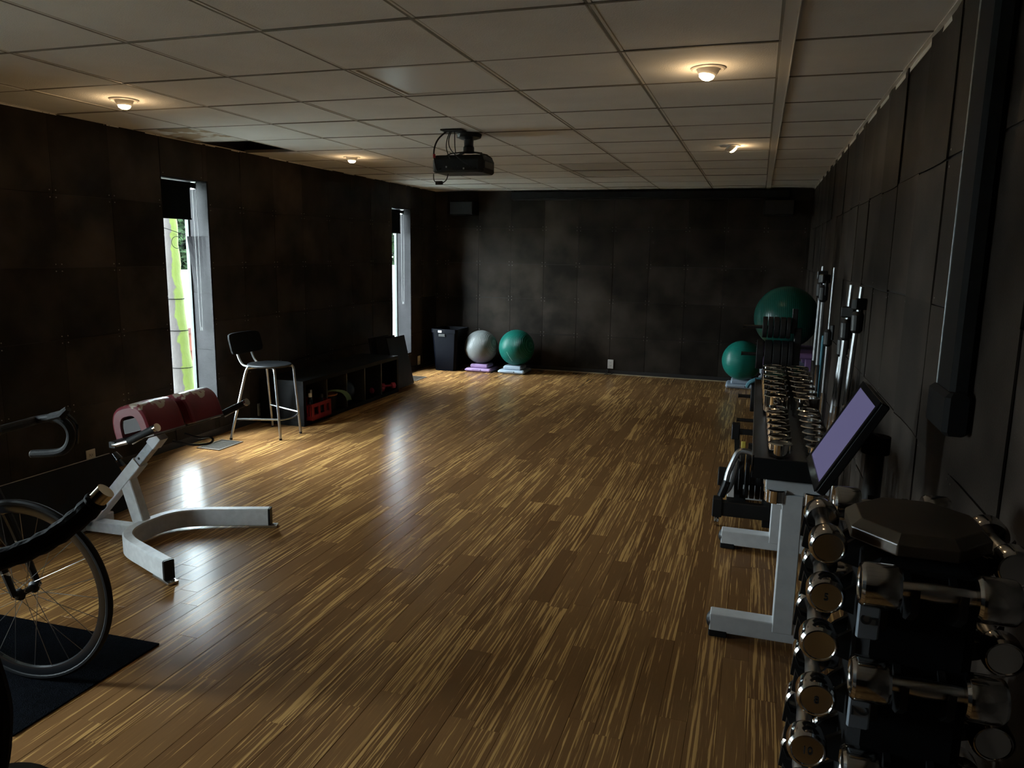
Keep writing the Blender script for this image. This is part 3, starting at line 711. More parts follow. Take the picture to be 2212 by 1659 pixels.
# ------------------------------------------------------------------ floor vents, outlets
for (x0, x1, y0, y1, lab) in ((-4.07, -3.86, 4.67, 4.96, 'dark metal floor vent beside the bar stool leg'), (-4.03, -3.83, 8.16, 8.48, 'dark metal floor vent near the far window')):
    t = thing('floor_vent', lab, 'vent', ((x0+x1)/2, (y0+y1)/2, 0), 'floor vents along the left wall'); f = .016
    b_ = mb()
    for q in ((x0, x1, y0, y0+f), (x0, x1, y1-f, y1), (x0, x0+f, y0+f, y1-f), (x1-f, x1, y0+f, y1-f)): b_.box(*q, .0005, .006)
    b_.build('frame', 'vent_metal', t); mb().box(x0+f, x1-f, y0+f, y1-f, .0004, .001).build('duct_mouth', 'slot', t)
    b_ = mb(); n_ = int((y1-y0-2*f)/.022)
    for i in range(n_): b_.box(x0+f, x1-f, y0+f+.022*i+.006, y0+f+.022*i+.012, .001, .004)
    b_.build('grille', 'vent_metal', t)
def outlet(loc, u, m, lab, w=.075, h=.118, name='wall_outlet'):
    u = Vector(u); n = u.cross(Vector((0, 0, 1))); t = thing(name, lab, 'outlet', loc, 'wall outlets'); F = frame4(loc, u, (0, 0, 1))
    mb().cbox(-w/2, w/2, -h/2, h/2, 0, .007, .003, F).build('plate', m, t)
    for s in (-1, 1):
        r = mb().cbox(-.017, .017, s*.02-.014, s*.02+.014, .006, .009, .003, F).build('receptacle', m, t)
        mb().box(-.008, -.005, s*.02-.003, s*.02+.007, .0085, .0093, F).box(.005, .008, s*.02-.003, s*.02+.006, .0085, .0093, F).box(-.002, .002, s*.02-.010, s*.02-.006, .0085, .0093, F).build('slots', 'slot', r)
    return t
outlet((XL+.006, 3.825, .125), (0, 1, 0), 'outlet_cream', 'cream wall outlet above the leaning black board')
outlet((XL+.006, 5.665, .105), (0, 1, 0), 'outlet_cream', 'cream wall plate seen between the bar stool legs')
outlet((XL+.006, 9.06, .115), (0, 1, 0), 'outlet_cream', 'small cream wall outlet beside the blue bin')
outlet((-1.748, YB-.006, .135), (1, 0, 0), 'outlet', 'white wall outlet low on the back wall')
t = thing('cable_stub', 'black cable looped on the floor under the white outlet', 'cable', (-1.78, YB-.03, 0))
mb().tube(catmull([(-1.80, YB-.014, .06), (-1.80, YB-.03, .03), (-1.795, YB-.05, .008), (-1.76, YB-.06, .006), (-1.72, YB-.045, .012), (-1.70, YB-.03, .03)], 5), .0045, 6).build('cord', 'black', t)
mb().tube(catmull([(-1.775, YB-.014, .065), (-1.775, YB-.03, .03), (-1.785, YB-.05, .008), (-1.82, YB-.055, .006)], 5), .0045, 6).build('cord', 'black', t)
t = thing('cable_coil', 'thin white cable ends sticking out behind the leaning brown boards', 'cable', (-4.05, 8.3, .2))
mb().tube(catmull([(-4.2, 8.10, .26), (-4.12, 8.18, .24), (-4.08, 8.26, .20)], 5), .004, 6).build('cord', 'chain', t)

# ------------------------------------------------------------------ bin in the corner
t = thing('recycling_bin', 'dark navy bin with hand slot and white sticker in far left corner', 'bin', (-3.82, 9.2, 0))
bx, by = -3.83, 9.22
def ring(z, hx, hy, c): return [(bx-hx+c, by-hy, z), (bx+hx-c, by-hy, z), (bx+hx, by-hy+c, z), (bx+hx, by+hy-c, z), (bx+hx-c, by+hy, z), (bx-hx+c, by+hy, z), (bx-hx, by+hy-c, z), (bx-hx, by-hy+c, z)]
rs = [ring(0, .145, .175, .03), ring(.50, .175, .205, .03), ring(.50, .185, .215, .03), ring(.55, .187, .217, .03), ring(.55, .175, .205, .03), ring(.03, .135, .165, .03)]
vs_ = [p for r in rs for p in r]; fs = [tuple(reversed(range(8))), tuple(range(40, 48))]
for j in range(5): fs += [(j*8+i, j*8+(i+1) % 8, j*8+8+(i+1) % 8, j*8+8+i) for i in range(8)]
MB().add(vs_, fs).build('body', 'navy_bin', t)
F = frame4((bx-.03, by-.2155, .47), (1, 0, 0), Vector((0, -.04, 1)).normalized())
mb().cbox(-.045, .045, -.018, .018, -.004, .002, .004, F).build('hand_slot', 'slot', t)
mb().box(-.05, .0, .035, .062, 0, .0015, F).build('sticker', 'label_white', t)

# ------------------------------------------------------------------ exercise balls on bases
def ball_base(name, lab, m, cx_, cy_, w=.36, d=.36):
    q = thing(name, lab, 'ball stand', (cx_, cy_, 0), 'plastic exercise ball stands')
    mb().cbox(cx_-w/2, cx_+w/2, cy_-d/2, cy_+d/2, 0.002, .048, .018).build('lower_tray', m, q)
    b_ = mb().cbox(cx_-w*.34, cx_+w*.34, cy_-d*.34, cy_+d*.34, .046, .098, .014)
    b_.build('upper_block', m, q)
    mb().cyl((cx_+w*.12, cy_-d/2-.001, .030), (cx_+w*.12, cy_-d/2+.01, .030), .007, n=10).build('plug_hole', 'slot', q)
    mb().box(cx_-w*.2, cx_+w*.05, cy_-d/2-.001, cy_-d/2+.006, .034, .038).build('groove', m, q)
def ball(lab, m, c, r):
    q = thing('exercise_ball', lab, 'exercise ball', (c[0], c[1], c[2]-r), 'exercise balls')
    mb().sphere(c, r, 48, 28).build('shell', m, q, origin=c); return q
ball_base('ball_base', 'mauve plastic stand under the white exercise ball', 'mauve', -3.395, 9.27)
ball_base('ball_base', 'pale blue-grey plastic stand under the green ball beside the white one', 'blue_grey', -2.945, 9.29)
ball_base('ball_base', 'blue-grey plastic stand under the small green ball at right', 'blue_grey', -.10, 9.34, .36, .34)
ball('translucent white ribbed exercise ball by the back wall', 'ball_white', (-3.415, 9.29, .312), .219)
q = ball('green ribbed exercise ball right beside the white ball', 'ball_green', (-2.93, 9.31, .326), .232)
d = Vector((.45, -1, 0)).normalized()
b_ = mb()
for i in range(9):
    zz = -.04-.014*i; yy = -math.sqrt(max(.233**2-zz*zz-(-.06+.007*i)**2, 0)); b_.box(-.002+(-.06+.007*i), .002+(-.06+.007*i), yy-.0012, yy+.001, zz-.004, zz+.004, Matrix.Translation((-2.93, 9.31, .326)))
b_.build('printed_line', 'label_white', q)
ball('small green exercise ball by the back wall behind the weight tree', 'ball_green_far', (-.108, 9.24, .333), .233)
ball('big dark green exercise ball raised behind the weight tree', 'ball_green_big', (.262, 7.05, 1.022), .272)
# stack that carries the big ball
z = 0
for i, (hh, m, lab) in enumerate(((.15, 'blue_grey', 'bottom blue-grey step of the stack under the big green ball'), (.15, 'purple_dark', 'second, purple step of the stack under the big green ball'), (.15, 'blue_grey', 'middle blue-grey step of the stack under the big green ball'), (.15, 'blue_grey', 'fourth, blue-grey step of the stack under the big green ball'), (.15, 'purple_dark', 'top purple step of the stack under the big green ball'))):
    q = thing('step_platform', lab, 'step platform', (.30, 7.05, z), 'stacked step platforms')
    mb().cbox(.07, .53, 6.72, 7.38, z+.10, z+hh-.001, .012).build('deck', m, q)
    for sx in (.09, .43):
        for sy in (6.75, 7.25): mb().cbox(sx, sx+.08, sy, sy+.10, z+.001, z+.101, .006).build('foot', m, q)
    z += hh

# ------------------------------------------------------------------ road bicycle at the left edge
BA = math.radians(8); bf, bl = V(math.cos(BA), math.sin(BA), 0), V(-math.sin(BA), math.cos(BA), 0)   # forward, far side
hub = V(-2.372, 1.845, .341)
t = bike = thing('road_bicycle', 'black drop-bar road bicycle cut off by the left edge', 'bicycle', (hub.x-.5, hub.y-.07, .006))
def wheel(c, name):
    # tyre, rim, hub and spokes in the plane (bf, z)
    F = Matrix(((bf.x, 0, -bl.x, c.x), (bf.y, 0, -bl.y, c.y), (0, 1, 0, c.z), (0, 0, 0, 1)))
    n = 72
    def torus(R, r, k=10, sy=1.0):
        b_ = MB(); vs_ = []
        for i in range(n):
            a = 2*math.pi*i/n
            for j in range(k):
                q = 2*math.pi*j/k; vs_.append(F @ V((R+r*math.cos(q)*sy)*math.cos(a), (R+r*math.cos(q)*sy)*math.sin(a), r*math.sin(q)))
        return b_.add(vs_, [(i*k+j, ((i+1) % n)*k+j, ((i+1) % n)*k+(j+1) % k, i*k+(j+1) % k) for i in range(n) for j in range(k)], True)
    w = torus(.323, .0125).build(name, 'tyre', bike)
    b_ = MB(); prof = [(.317, .0095), (.300, .0105), (.288, .007), (.284, 0), (.288, -.007), (.300, -.0105), (.317, -.0095)]; k = len(prof); vs_ = []
    for i in range(n):
        a = 2*math.pi*i/n; vs_ += [F @ V(R*math.cos(a), R*math.sin(a), z) for R, z in prof]
    b_.add(vs_, [(i*k+j, ((i+1) % n)*k+j, ((i+1) % n)*k+(j+1) % k, i*k+(j+1) % k) for i in range(n) for j in range(k)], True); b_.build('rim', 'rim_black', w)
    b_ = mb().lathe([(.012, -.048), (.021, -.034), (.022, -.029), (.012, -.024), (.0105, 0), (.012, .024), (.022, .029), (.021, .034), (.012, .048)], 20, F); b_.build('hub', 'black', w)
    mb().lathe([(.0045, -.062), (.0085, -.060), (.0085, -.05), (.0085, .05), (.0085, .060), (.0045, .062)], 12, F).build('axle', 'chrome', w)
    for i in range(24):
        a = 2*math.pi*i/24; s = 1 if i % 2 else -1; o = a + (.9 if (i//2) % 2 else -.9)
        mb().cyl(F @ V(.020*math.cos(o), .020*math.sin(o), s*.030), F @ V(.287*math.cos(a), .287*math.sin(a), s*.002), .0011, n=5, caps=False).build('spoke', 'spoke', w)
wheel(hub, 'front_wheel'); wheel(hub-bf*.985, 'rear_wheel')
crown = hub-bf*.135+V(0, 0, .375); head = crown-bf*.055+V(0, 0, .155)
fk = mb().tube([crown+V(0, 0, -.02), crown, crown+(head-crown)*.3], .022, 12).build('fork_crown', 'black', bike)
for s, nm in ((-1, 'fork_blade'), (1, 'fork_blade')):
    p = catmull([crown+bl*s*.035+V(0, 0, -.005), crown*.65+hub*.35+bl*s*.047, crown*.25+hub*.75+bl*s*.051, hub+bl*s*.052], 6)
    bdr = [.019-.009*i/(len(p)-1) for i in range(len(p))]
    fb = mb().tube(p, bdr, 10).build(nm, 'black', bike)
    if s < 0:
        for i in range(3):
            a = crown.lerp(hub, .70+.075*i)+bl*s*.051; b = crown.lerp(hub, .735+.075*i)+bl*s*.051
            mb().tube([a, b], [.0142-.0012*i, .0137-.0012*i], 10, caps=False).build('white_stripe', 'decal', fb)
        ax = (hub-crown).normalized()
        text('fork_lettering', 'LOE', .036, 'decal', fb, crown.lerp(hub, .34)+bl*s*.062, -ax, bl.cross(ax)*-1 if False else ax.cross(bl))
    else:
        for i in range(2):
            a = crown.lerp(hub, .60+.13*i)-bl*(-s)*.0+bl*.036; mb().box(-.016, .016, -.005, .005, 0, .0012, frame4(a, (hub-crown).normalized(), bf)).build('white_mark', 'decal', fb)
mb().tube([crown+V(0, 0, .01)+(head-crown)*.05, head], .021, 14).build('head_tube', 'black', bike)
bb = hub-bf*.585+V(0, 0, -.065); st = bb-bf*.15+V(0, 0, .50); rear = hub-bf*.985
mb().tube([head-V(0, 0, .03), st], .017, 10).build('top_tube', 'black', bike); mb().tube([crown+(head-crown)*.25, bb], .023, 10).build('down_tube', 'black', bike)
mb().tube([bb, st-bf*.03+V(0, 0, .12)], .016, 10).build('seat_tube', 'black', bike)
for s in (-1, 1):
    mb().tube([bb+bl*s*.03, rear+bl*s*.06], .010, 8).build('chainstay', 'black', bike); mb().tube([st+bl*s*.015, rear+bl*s*.06], .008, 8).build('seatstay', 'black', bike)
mb().tube(catmull([st-bf*.20+V(0, 0, .145), st-bf*.05+V(0, 0, .14), st+bf*.10+V(0, 0, .14)], 5), [.055, .06, .06, .055, .05, .042, .036, .03, .024, .02, .015], 10).build('saddle', 'black', bike)
mb().lathe([(.02, -.006), (.095, -.004), (.098, 0), (.095, .004), (.02, .006)], 32, Matrix.Translation(bb-bl*.05) @ Matrix.Rotation(math.pi/2, 4, 'X')).build('chainring', 'black', bike)
clamp = head+V(0, 0, .035)+bf*.105
mb().tube([head+V(0, 0, .015), head+V(0, 0, .03)+bf*.02, clamp], .016, 12).build('stem', 'black', bike)
for s in (-1, 1):
    q = clamp+bl*s*.205
    bar = catmull([clamp, clamp+bl*s*.15, q, q+bf*.075+V(0, 0, .012), q+bf*.125+V(0, 0, -.012), q+bf*.137+V(0, 0, -.060), q+bf*.095+V(0, 0, -.112), q-bf*.03+V(0, 0, -.130)], 6)
    hb = mb().tube(bar, .0155, 12).build('handlebar', 'rubber', bike)
    mb().cyl(bar[-1], bar[-1]-bf*.004, .0145, n=12).build('bar_plug', 'chrome_soft', hb)
    hd = mb().tube([q+bf*.06+V(0, 0, .012), q+bf*.11+V(0, 0, .025), q+bf*.135+V(0, 0, .05)], [.018, .019, .012], 10).build('brake_hood', 'rubber', bike)
    mb().tube(catmull([q+bf*.13+V(0, 0, .03), q+bf*.165+V(0, 0, -.01), q+bf*.16+V(0, 0, -.08)], 5), .005, 6).build('brake_lever', 'black_gloss', hd)
mb().cyl(clamp-bl*.03, clamp+bl*.03, .02, n=14).build('bar_clamp', 'black_gloss', bike)
# carpet mat under the bicycle
mp_ = [(-2.150, 1.578), (-2.140, 2.188), (-2.96, 2.155), (-3.9, 2.12), (-3.9, 1.50)]
tag(mb().prism([(a, b) for a, b in mp_], .006).build('carpet_mat', 'mat_carpet', None, origin=(-2.9, 1.85, 0)), 'dark blue-black carpet mat under the bicycle front wheel', 'mat')

# ------------------------------------------------------------------ exercise bike glimpsed at the lower left corner
t = thing('stationary_bike', 'black stationary bike with wrapped grip and shiny bar end at lower left', 'exercise bike', (-1.25, .72, 0))
hp = catmull([(-.978, .893, 1.141), (-1.003, .880, 1.113), (-1.048, .858, 1.077), (-1.105, .830, 1.050), (-1.18, .79, 1.034), (-1.27, .72, 1.03), (-1.33, .62, 1.03)], 6)
rad = [.0175+.0012*math.sin(i*2.1) for i in range(len(hp))]
g = mb().tube(hp, rad, 14).build('handlebar_grip', 'grip_tape', t)
e0, e1 = hp[0], hp[1]; d = (e0-e1).normalized()
mb().cyl(e0-d*.002, e0+d*.021, .0145, n=20).build('bar_end', 'chrome_warm_lit', g)
mb().tube(catmull([(-1.33, .62, 1.03), (-1.34, .56, 1.02), (-1.28, .47, 1.02), (-1.12, .42, 1.05), (-.98, .45, 1.10), (-.90, .50, 1.135)], 6), .0175, 12).build('handlebar_grip', 'grip_tape', t)
mb().tube([(-1.34, .60, 1.02), (-1.26, .66, .70), (-1.22, .70, .35), (-1.20, .72, .10)], .032, 14).build('front_post', 'black', t)
mb().tube(catmull([(-1.135, .79, .93), (-1.115, .795, .84), (-1.108, .79, .78), (-1.13, .78, .68), (-1.19, .74, .60)], 5), .021, 12).build('wrapped_arm', 'grip_tape', t)
mb().lathe([(.03, -.012), (.075, -.010), (.080, 0), (.075, .010), (.03, .012)], 28, Matrix.Translation((-1.085, .775, .66)) @ Matrix.Rotation(.25, 4, 'Y')).build('end_disc', 'dark_leather', t)
mb().lathe([(.05, -.02), (.215, -.018), (.22, 0), (.215, .018), (.05, .02)], 40, Matrix.Translation((-1.36, .62, .30)) @ Matrix.Rotation(math.pi/2, 4, 'X')).build('flywheel', 'steel_grey', t)
mb().bar([(-1.36, .50, .03), (-1.36, .90, .03)], .06, .05).bar([(-1.36, .70, .04), (-2.1, .70, .04)], .06, .05).build('base', 'black', t)

# ------------------------------------------------------------------ projector
t = thing('ceiling_projector', 'black projector hanging from the ceiling on a round mount', 'projector', (-1.967, 5.04, HC))
px0, px1, py0, py1, pz0, pz1 = -2.165, -1.80, 4.88, 5.14, 2.072, 2.185
poly = [(px0, py0+.02), (px0+.02, py0), (px1-.03, py0), (px1, py0+.03), (px1, py1-.02), (px1-.02, py1), (px0+.02, py1), (px0, py1-.02)]
b_ = mb(); rs = [[(px0+(x_-px0)*1, y_, pz0+.012) for x_, y_ in poly], [(x_, y_, pz0+.04) for x_, y_ in poly], [(x_, y_, pz1-.03) for x_, y_ in poly], [(-1.98+(x_+1.98)*.93, 5.02+(y_-5.02)*.93, pz1) for x_, y_ in poly]]
low = [(-1.98+(x_+1.98)*.94, 5.02+(y_-5.02)*.94, pz0) for x_, y_ in poly]; rs = [low]+rs
vs_ = [p for r in rs for p in r]; fs = [tuple(reversed(range(8))), tuple(range(32, 40))]
for j in range(4): fs += [(j*8+i, j*8+(i+1) % 8, j*8+8+(i+1) % 8, j*8+8+i) for i in range(8)]
body = b_.add(vs_, fs).build('body', 'proj', t)
mb().box(px1-.001, px1+.003, py0+.045, py1-.04, pz0+.03, pz1-.038).build('side_vent', 'black_gloss', body)
for i in range(7): mb().cyl((-2.10+.042*i, py0+.001, 2.095+.012*(i % 2)), (-2.10+.042*i, py0-.003, 2.095+.012*(i % 2)), .006, n=8).build('port', 'steel_grey' if i in (1, 4) else 'black_gloss', body)
mb().cyl((-1.86, py1-.01, 2.115), (-1.86, py1+.02, 2.115), .035, n=20).build('lens', 'black_gloss', body)
mb().lathe([(.088, 0), (.090, -.006), (.084, -.026), (.055, -.036), (.036, -.040)], 28, Matrix.Translation((-1.955, 5.03, HC))).build('ceiling_flange', 'black', t)
mb().lathe([(.034, -.03), (.032, -.08), (.038, -.09), (.038, -.118), (.05, -.125)], 20, Matrix.Translation((-1.955, 5.03, HC))).build('neck', 'black', t)
for s in (-1, 1):
    for r_ in (-1, 1): mb().bar([(-1.955+s*.02, 5.03, 2.222), (-1.955+s*.11, 5.03+r_*.06, 2.205), (-1.955+s*.135, 5.03+r_*.09, 2.183)], .018, .008).build('mount_arm', 'black', t)
mb().cbox(-2.07, -1.92, 4.80, 4.90, HC-.008, HC+.001, .002).build('cable_plate', 'black', t)
for i, pts in enumerate(([(-2.04, 4.86, HC), (-2.10, 4.85, 2.29), (-2.135, 4.86, 2.235), (-2.14, 4.86, 2.165), (-2.12, 4.862, 2.08)], [(-2.02, 4.86, HC), (-2.045, 4.86, 2.28), (-2.05, 4.865, 2.22), (-2.03, 4.87, 2.16)], [(-2.01, 4.86, HC), (-2.03, 4.855, 2.28), (-2.02, 4.86, 2.22), (-1.95, 4.865, 2.15), (-1.90, 4.866, 2.12)], [(-1.99, 4.86, HC), (-1.99, 4.865, 2.24), (-1.985, 4.87, 2.19)], [(-2.145, 4.865, 2.06), (-2.14, 4.86, 2.02), (-2.115, 4.855, 2.0), (-2.08, 4.855, 1.998), (-2.05, 4.86, 2.02), (-2.04, 4.87, 2.06)])):
    mb().tube(catmull(pts, 6), .0055 if i == 0 else .0035, 6).build('cable', 'black', t)
mb().cyl((-2.139, 4.86, 2.19), (-2.138, 4.86, 2.165), .009, n=10).build('red_plug', 'red_plastic', t)
mb().cbox(-2.125, -2.075, 4.845, 4.868, 1.987, 2.012, .003).build('cable_plug', 'black', t)

# ------------------------------------------------------------------ projection screen housing and corner speakers on the back wall
t = thing('projection_screen', 'long black projection screen housing at top of the back wall', 'projection screen', (-1.0, YB-.08, 2.26))
mb().cbox(-3.12, .30, YB-.12, YB-.03, 2.225, 2.325, .015).build('housing', 'black_matte', t)
mb().cyl((-3.10, YB-.075, 2.222), (.28, YB-.075, 2.222), .008, n=8).build('bottom_bar', 'black', t)
for x_ in (-2.9, .1): mb().box(x_-.02, x_+.02, YB-.035, YB-.002, 2.23, HC-.002).build('bracket', 'black', t)
for x_, lab in ((-3.75, 'dark loudspeaker high in the far left corner'), (.18, 'dark loudspeaker high in the far right corner')):
    t = thing('wall_speaker', lab, 'speaker', (x_, YB-.15, 2.05), 'corner loudspeakers')
    mb().cbox(x_-.17, x_+.17, YB-.26, YB-.05, 2.02, 2.20, .01).build('cabinet', 'black_matte', t)
    mb().box(x_-.155, x_+.155, YB-.268, YB-.259, 2.035, 2.185).build('grille', 'black', t)
    mb().box(x_-.03, x_+.03, YB-.06, YB-.002, 2.08, 2.14).build('bracket', 'black', t)

# ------------------------------------------------------------------ weight tree and plates
t = thing('weight_tree', 'black weight plate tree near the right wall beneath the big green ball', 'weight rack', (.315, 6.0, 0))
mb().bar([(.315, 6.0, .03), (.315, 6.0, 1.02)], .05, .05, up_=(1, 0, 0), c=.004).build('post', 'black', t)
mb().bar([(.285, 6.0, .98), (.285, 6.0, 1.165)], .03, .04, up_=(1, 0, 0), c=.004).build('top_post', 'black', t)
mb().bar([(.02, 5.78, .03), (.52, 5.78, .03)], .05, .05).build('foot', 'black', t); mb().bar([(.02, 6.22, .03), (.52, 6.22, .03)], .05, .05).build('foot', 'black', t); mb().bar([(.315, 5.78, .03), (.315, 6.22, .03)], .05, .05).build('spine', 'black', t)
for z_ in (1.02, .812, .48, .29):
    pg = mb().cyl((.30, 6.0, z_), (-.075, 6.0, z_), .0135, n=14).build('peg', 'black', t)
    mb().lathe([(.006, 0), (.017, 0), (.017, .006), (.006, .006)], 14, Matrix.Translation((-.075, 6.0, z_)) @ Matrix.Rotation(-math.pi/2, 4, 'Y')).build('peg_end', 'black', pg)
k = 0
def plate(x0, x1, c, r, lab, grp, m='rubber'):
    hole = .0155
    b_ = mb(); Mx = Matrix.Translation((x0, c[0], c[1])) @ Matrix.Rotation(math.pi/2, 4, 'Y'); w = x1-x0
    b_.lathe([(hole, 0), (r*.45, 0), (r*.5, .004), (r*.8, .004), (r*.86, 0), (r-.004, 0), (r, .004), (r, w-.004), (r-.004, w), (r*.86, w), (r*.8, w-.004), (r*.5, w-.004), (r*.45, w), (hole, w), (hole, 0)], 36, Mx)
    return tag(b_.build('weight_plate', m, None, origin=(x0, c[0], c[1]-r)), lab, 'weight plate', grp)
for pn, z_, r, spans in (('top', 1.02, .080, [(.06, .095), (.10, .135), (.14, .18), (.185, .225), (.23, .26)]), ('second', .812, .112, [(.028, .08), (.085, .14), (.145, .20), (.205, .25), (.255, .287)]), ('third', .48, .115, [(.01, .07), (.075, .13), (.135, .19), (.195, .24)]), ('lowest', .29, .09, [(.06, .10), (.105, .15), (.155, .20)])):
    for i, (a, b) in enumerate(spans): plate(a, b, (6.0, z_), r, 'black plate on the %s weight tree peg, %s from the peg tip' % (pn, ORD[i]), 'black plates on the weight tree')
tag(mb().tube(catmull([(-.02, 5.97, .56), (.0, 5.95, .60), (.06, 5.95, .625), (.12, 5.96, .60)], 5), .016, 8).build('wrist_strap', 'teal', None, origin=(.05, 5.95, .56)), 'light blue strap draped on the weight tree', 'strap')

# ------------------------------------------------------------------ telescopic silver poles by the right wall
POLES = [((.402, 5.62), (.42, 5.60, 1.485), .013, 1.33), ((.43, 5.50), (.425, 5.46, 1.435), .012, 1.31), ((.47, 5.42), (.475, 5.40, 1.482), .011, 1.02), ((.42, 4.62), (.50, 4.62, 1.292), .014, 1.05), ((.445, 4.50), (.485, 4.45, 1.40), .015, 1.16), ((.47, 4.40), (.525, 4.36, 1.395), .014, 1.21), ((.44, 4.34), (.505, 4.12, 1.42), .012, 1.16)]
POLES = POLES[:6]
names_ = ['leftmost thin silver pole by the right wall', 'second silver pole from the left by the right wall', 'tallest bare silver pole, third from the left by the right wall', 'shortest silver pole, fourth from the left by the right wall', 'fifth silver pole by the right wall with a long bare top', 'rightmost silver pole by the right wall with big black clamp']
for i, ((bx, by), tp, r, zc) in enumerate(POLES):
    t = thing('telescopic_pole', names_[i], 'pole', (bx, by, 0), 'silver telescopic poles by the right wall')
    b0, b1 = V(bx, by, .012), V(*tp); d = (b1-b0).normalized(); pc = b0+d*(zc-.012)/d.z; pm = b0+d*(zc*.62)/d.z
    mb().cyl(b0, pm, r+.003, n=14).build('lower_tube', 'chrome', t); mb().cyl(pm, pc, r, n=14).build('middle_tube', 'alu', t); mb().cyl(pc, b1, r-.003, n=12).build('upper_tube', 'alu', t)
    mb().lathe([(r+.004, -.06), (r+.016, -.045), (r+.018, .035), (r+.008, .055)], 14, Matrix.Translation(pc)).build('clamp', 'black', t)
    lv = mb().cbox(-.010, .010, -.035, -.012, -.045, .055, .003, Matrix.Translation(pc+V(0, 0, .03)) @ Matrix.Rotation(.5*i, 4, 'Z')).build('clamp_lever', 'black', t)
    if i in (0, 1, 4, 5): mb().cbox(-.034, .034, -.024, .024, -.030, .030, .006, Matrix.Translation(pc+d*.095) @ Matrix.Rotation(.7*i, 4, 'Z')).build('upper_clamp', 'black', t)
    mb().cyl((bx, by, 0), (bx, by, .02), r+.005, n=12).build('foot_cap', 'rubber', t)
tag(mb().tube(catmull([(.455, 5.52, 1.02), (.452, 5.52, .80), (.448, 5.52, .60), (.452, 5.52, .03)], 5), .012, 8).build('foam_stick', 'teal', None, origin=(.452, 5.52, 0)), 'thin teal stick standing among the silver poles', 'stick')

# ------------------------------------------------------------------ dumbbell rack with hanging chrome weights
t = thing('dumbbell_rack', 'white T-legged rack with a long black slotted tray beside the screen', 'rack', (.17, 3.9, 0))
TY0, TY1, TZ = 2.95, 4.92, .78
c1, c2 = .128, .262
for n_, (a, b) in (('tray_strip', (.030, c1-.018)), ('tray_strip', (c1+.018, c2-.018)), ('tray_strip', (c2+.018, .335))): mb().box(a, b, TY0+.01, TY1, TZ-.012, TZ).build(n_, 'black', t)
mb().cbox(.028, .337, TY0, TY0+.012, TZ-.078, TZ+.002, .002).build('front_apron', 'black_matte', t)
mb().cbox(.028, .337, TY1, TY1+.012, TZ-.078, TZ+.002, .002).build('rear_apron', 'black_matte', t)
for x_ in (.028, .331): mb().box(x_, x_+.006, TY0, TY1, TZ-.05, TZ+.012).build('side_rail', 'black', t)
for i, y_ in enumerate((3.03, 4.03, 4.86)):
    mb().cbox(.085, .318, y_-.028, y_+.028, .634, .684, .003).build('cross_head', 'white_paint', t)
    mb().box(.06, .325, y_-.02, y_+.02, .684, TZ-.013).build('tray_bracket', 'black', t)
    mb().cbox(.150, .226, y_-.040, y_+.040, .06, .634, .003).build('upright', 'white_paint', t)
    ft = mb().cbox(-.092, .44, y_-.036, y_+.036, .022, .098, .003).build('foot_beam', 'white_paint', t)
    mb().cbox(-.095, -.02, y_-.037, y_+.037, 0.001, .032, .004).build('rubber_pad', 'rubber', ft); mb().cbox(.36, .442, y_-.037, y_+.037, 0.001, .032, .004).build('rubber_pad', 'rubber', ft)
    mb().lathe([(.005, -.01), (.034, -.008), (.036, 0), (.02, .012), (1e-4, .016)], 16, Matrix.Translation((-.092, y_, .06)) @ Matrix.Rotation(-math.pi/2, 4, 'Y')).build('end_cap', 'black', ft)
    mb().cyl((.1495, y_-.012, .575), (.1485, y_-.012, .575), .009, n=12).build('bolt_hole', 'slot', t)
def hang_weight(x_, y_, r, hh, lab, low=.05):
    q = thing('chrome_dumbbell', lab, 'dumbbell', (x_, y_, TZ), 'chrome dumbbells hanging in the rack tray'); c = min(.004, hh*.2); T = Matrix.Translation((x_, y_, TZ))
    mb().lathe([(.013, .0005), (r-c, .0005), (r, c), (r, hh-c), (r-c, hh), (r*.72, hh), (r*.70, hh-.002), (1e-4, hh-.002)], 32, T).build('head', 'chrome_bright', q)
    mb().lathe([(.0125, -.13), (.014, -.10), (.015, -.065), (.014, -.03), (.0125, .002)], 16, T).build('handle', 'chrome_bright', q)
    rl = min(r, .05)
    mb().lathe([(.012, -.13), (rl-c, -.13), (rl, -.13-c), (rl, -.13-low), (rl-c, -.134-low)], 28, T).build('lower_head', 'chrome_bright', q)
SM = [3.025+.112*i for i in range(7)]; BG = [3.83, 3.985, 4.14, 4.295, 4.45, 4.605, 4.76]
for ci, x_ in enumerate((c1, c2)):
    cn = ('left', 'right')[ci]
    for i, y_ in enumerate(SM): hang_weight(x_, y_, .0455+.0005*i, .054+.002*i, 'small chrome dumbbell in the %s tray row, %s from the near end' % (cn, ORD[i]))
    for i, y_ in enumerate(BG): hang_weight(x_, y_, .060+.0008*i, .100+.003*i, 'tall chrome dumbbell in the %s tray row, %s behind the small ones' % (cn, ORD[i]), .06)

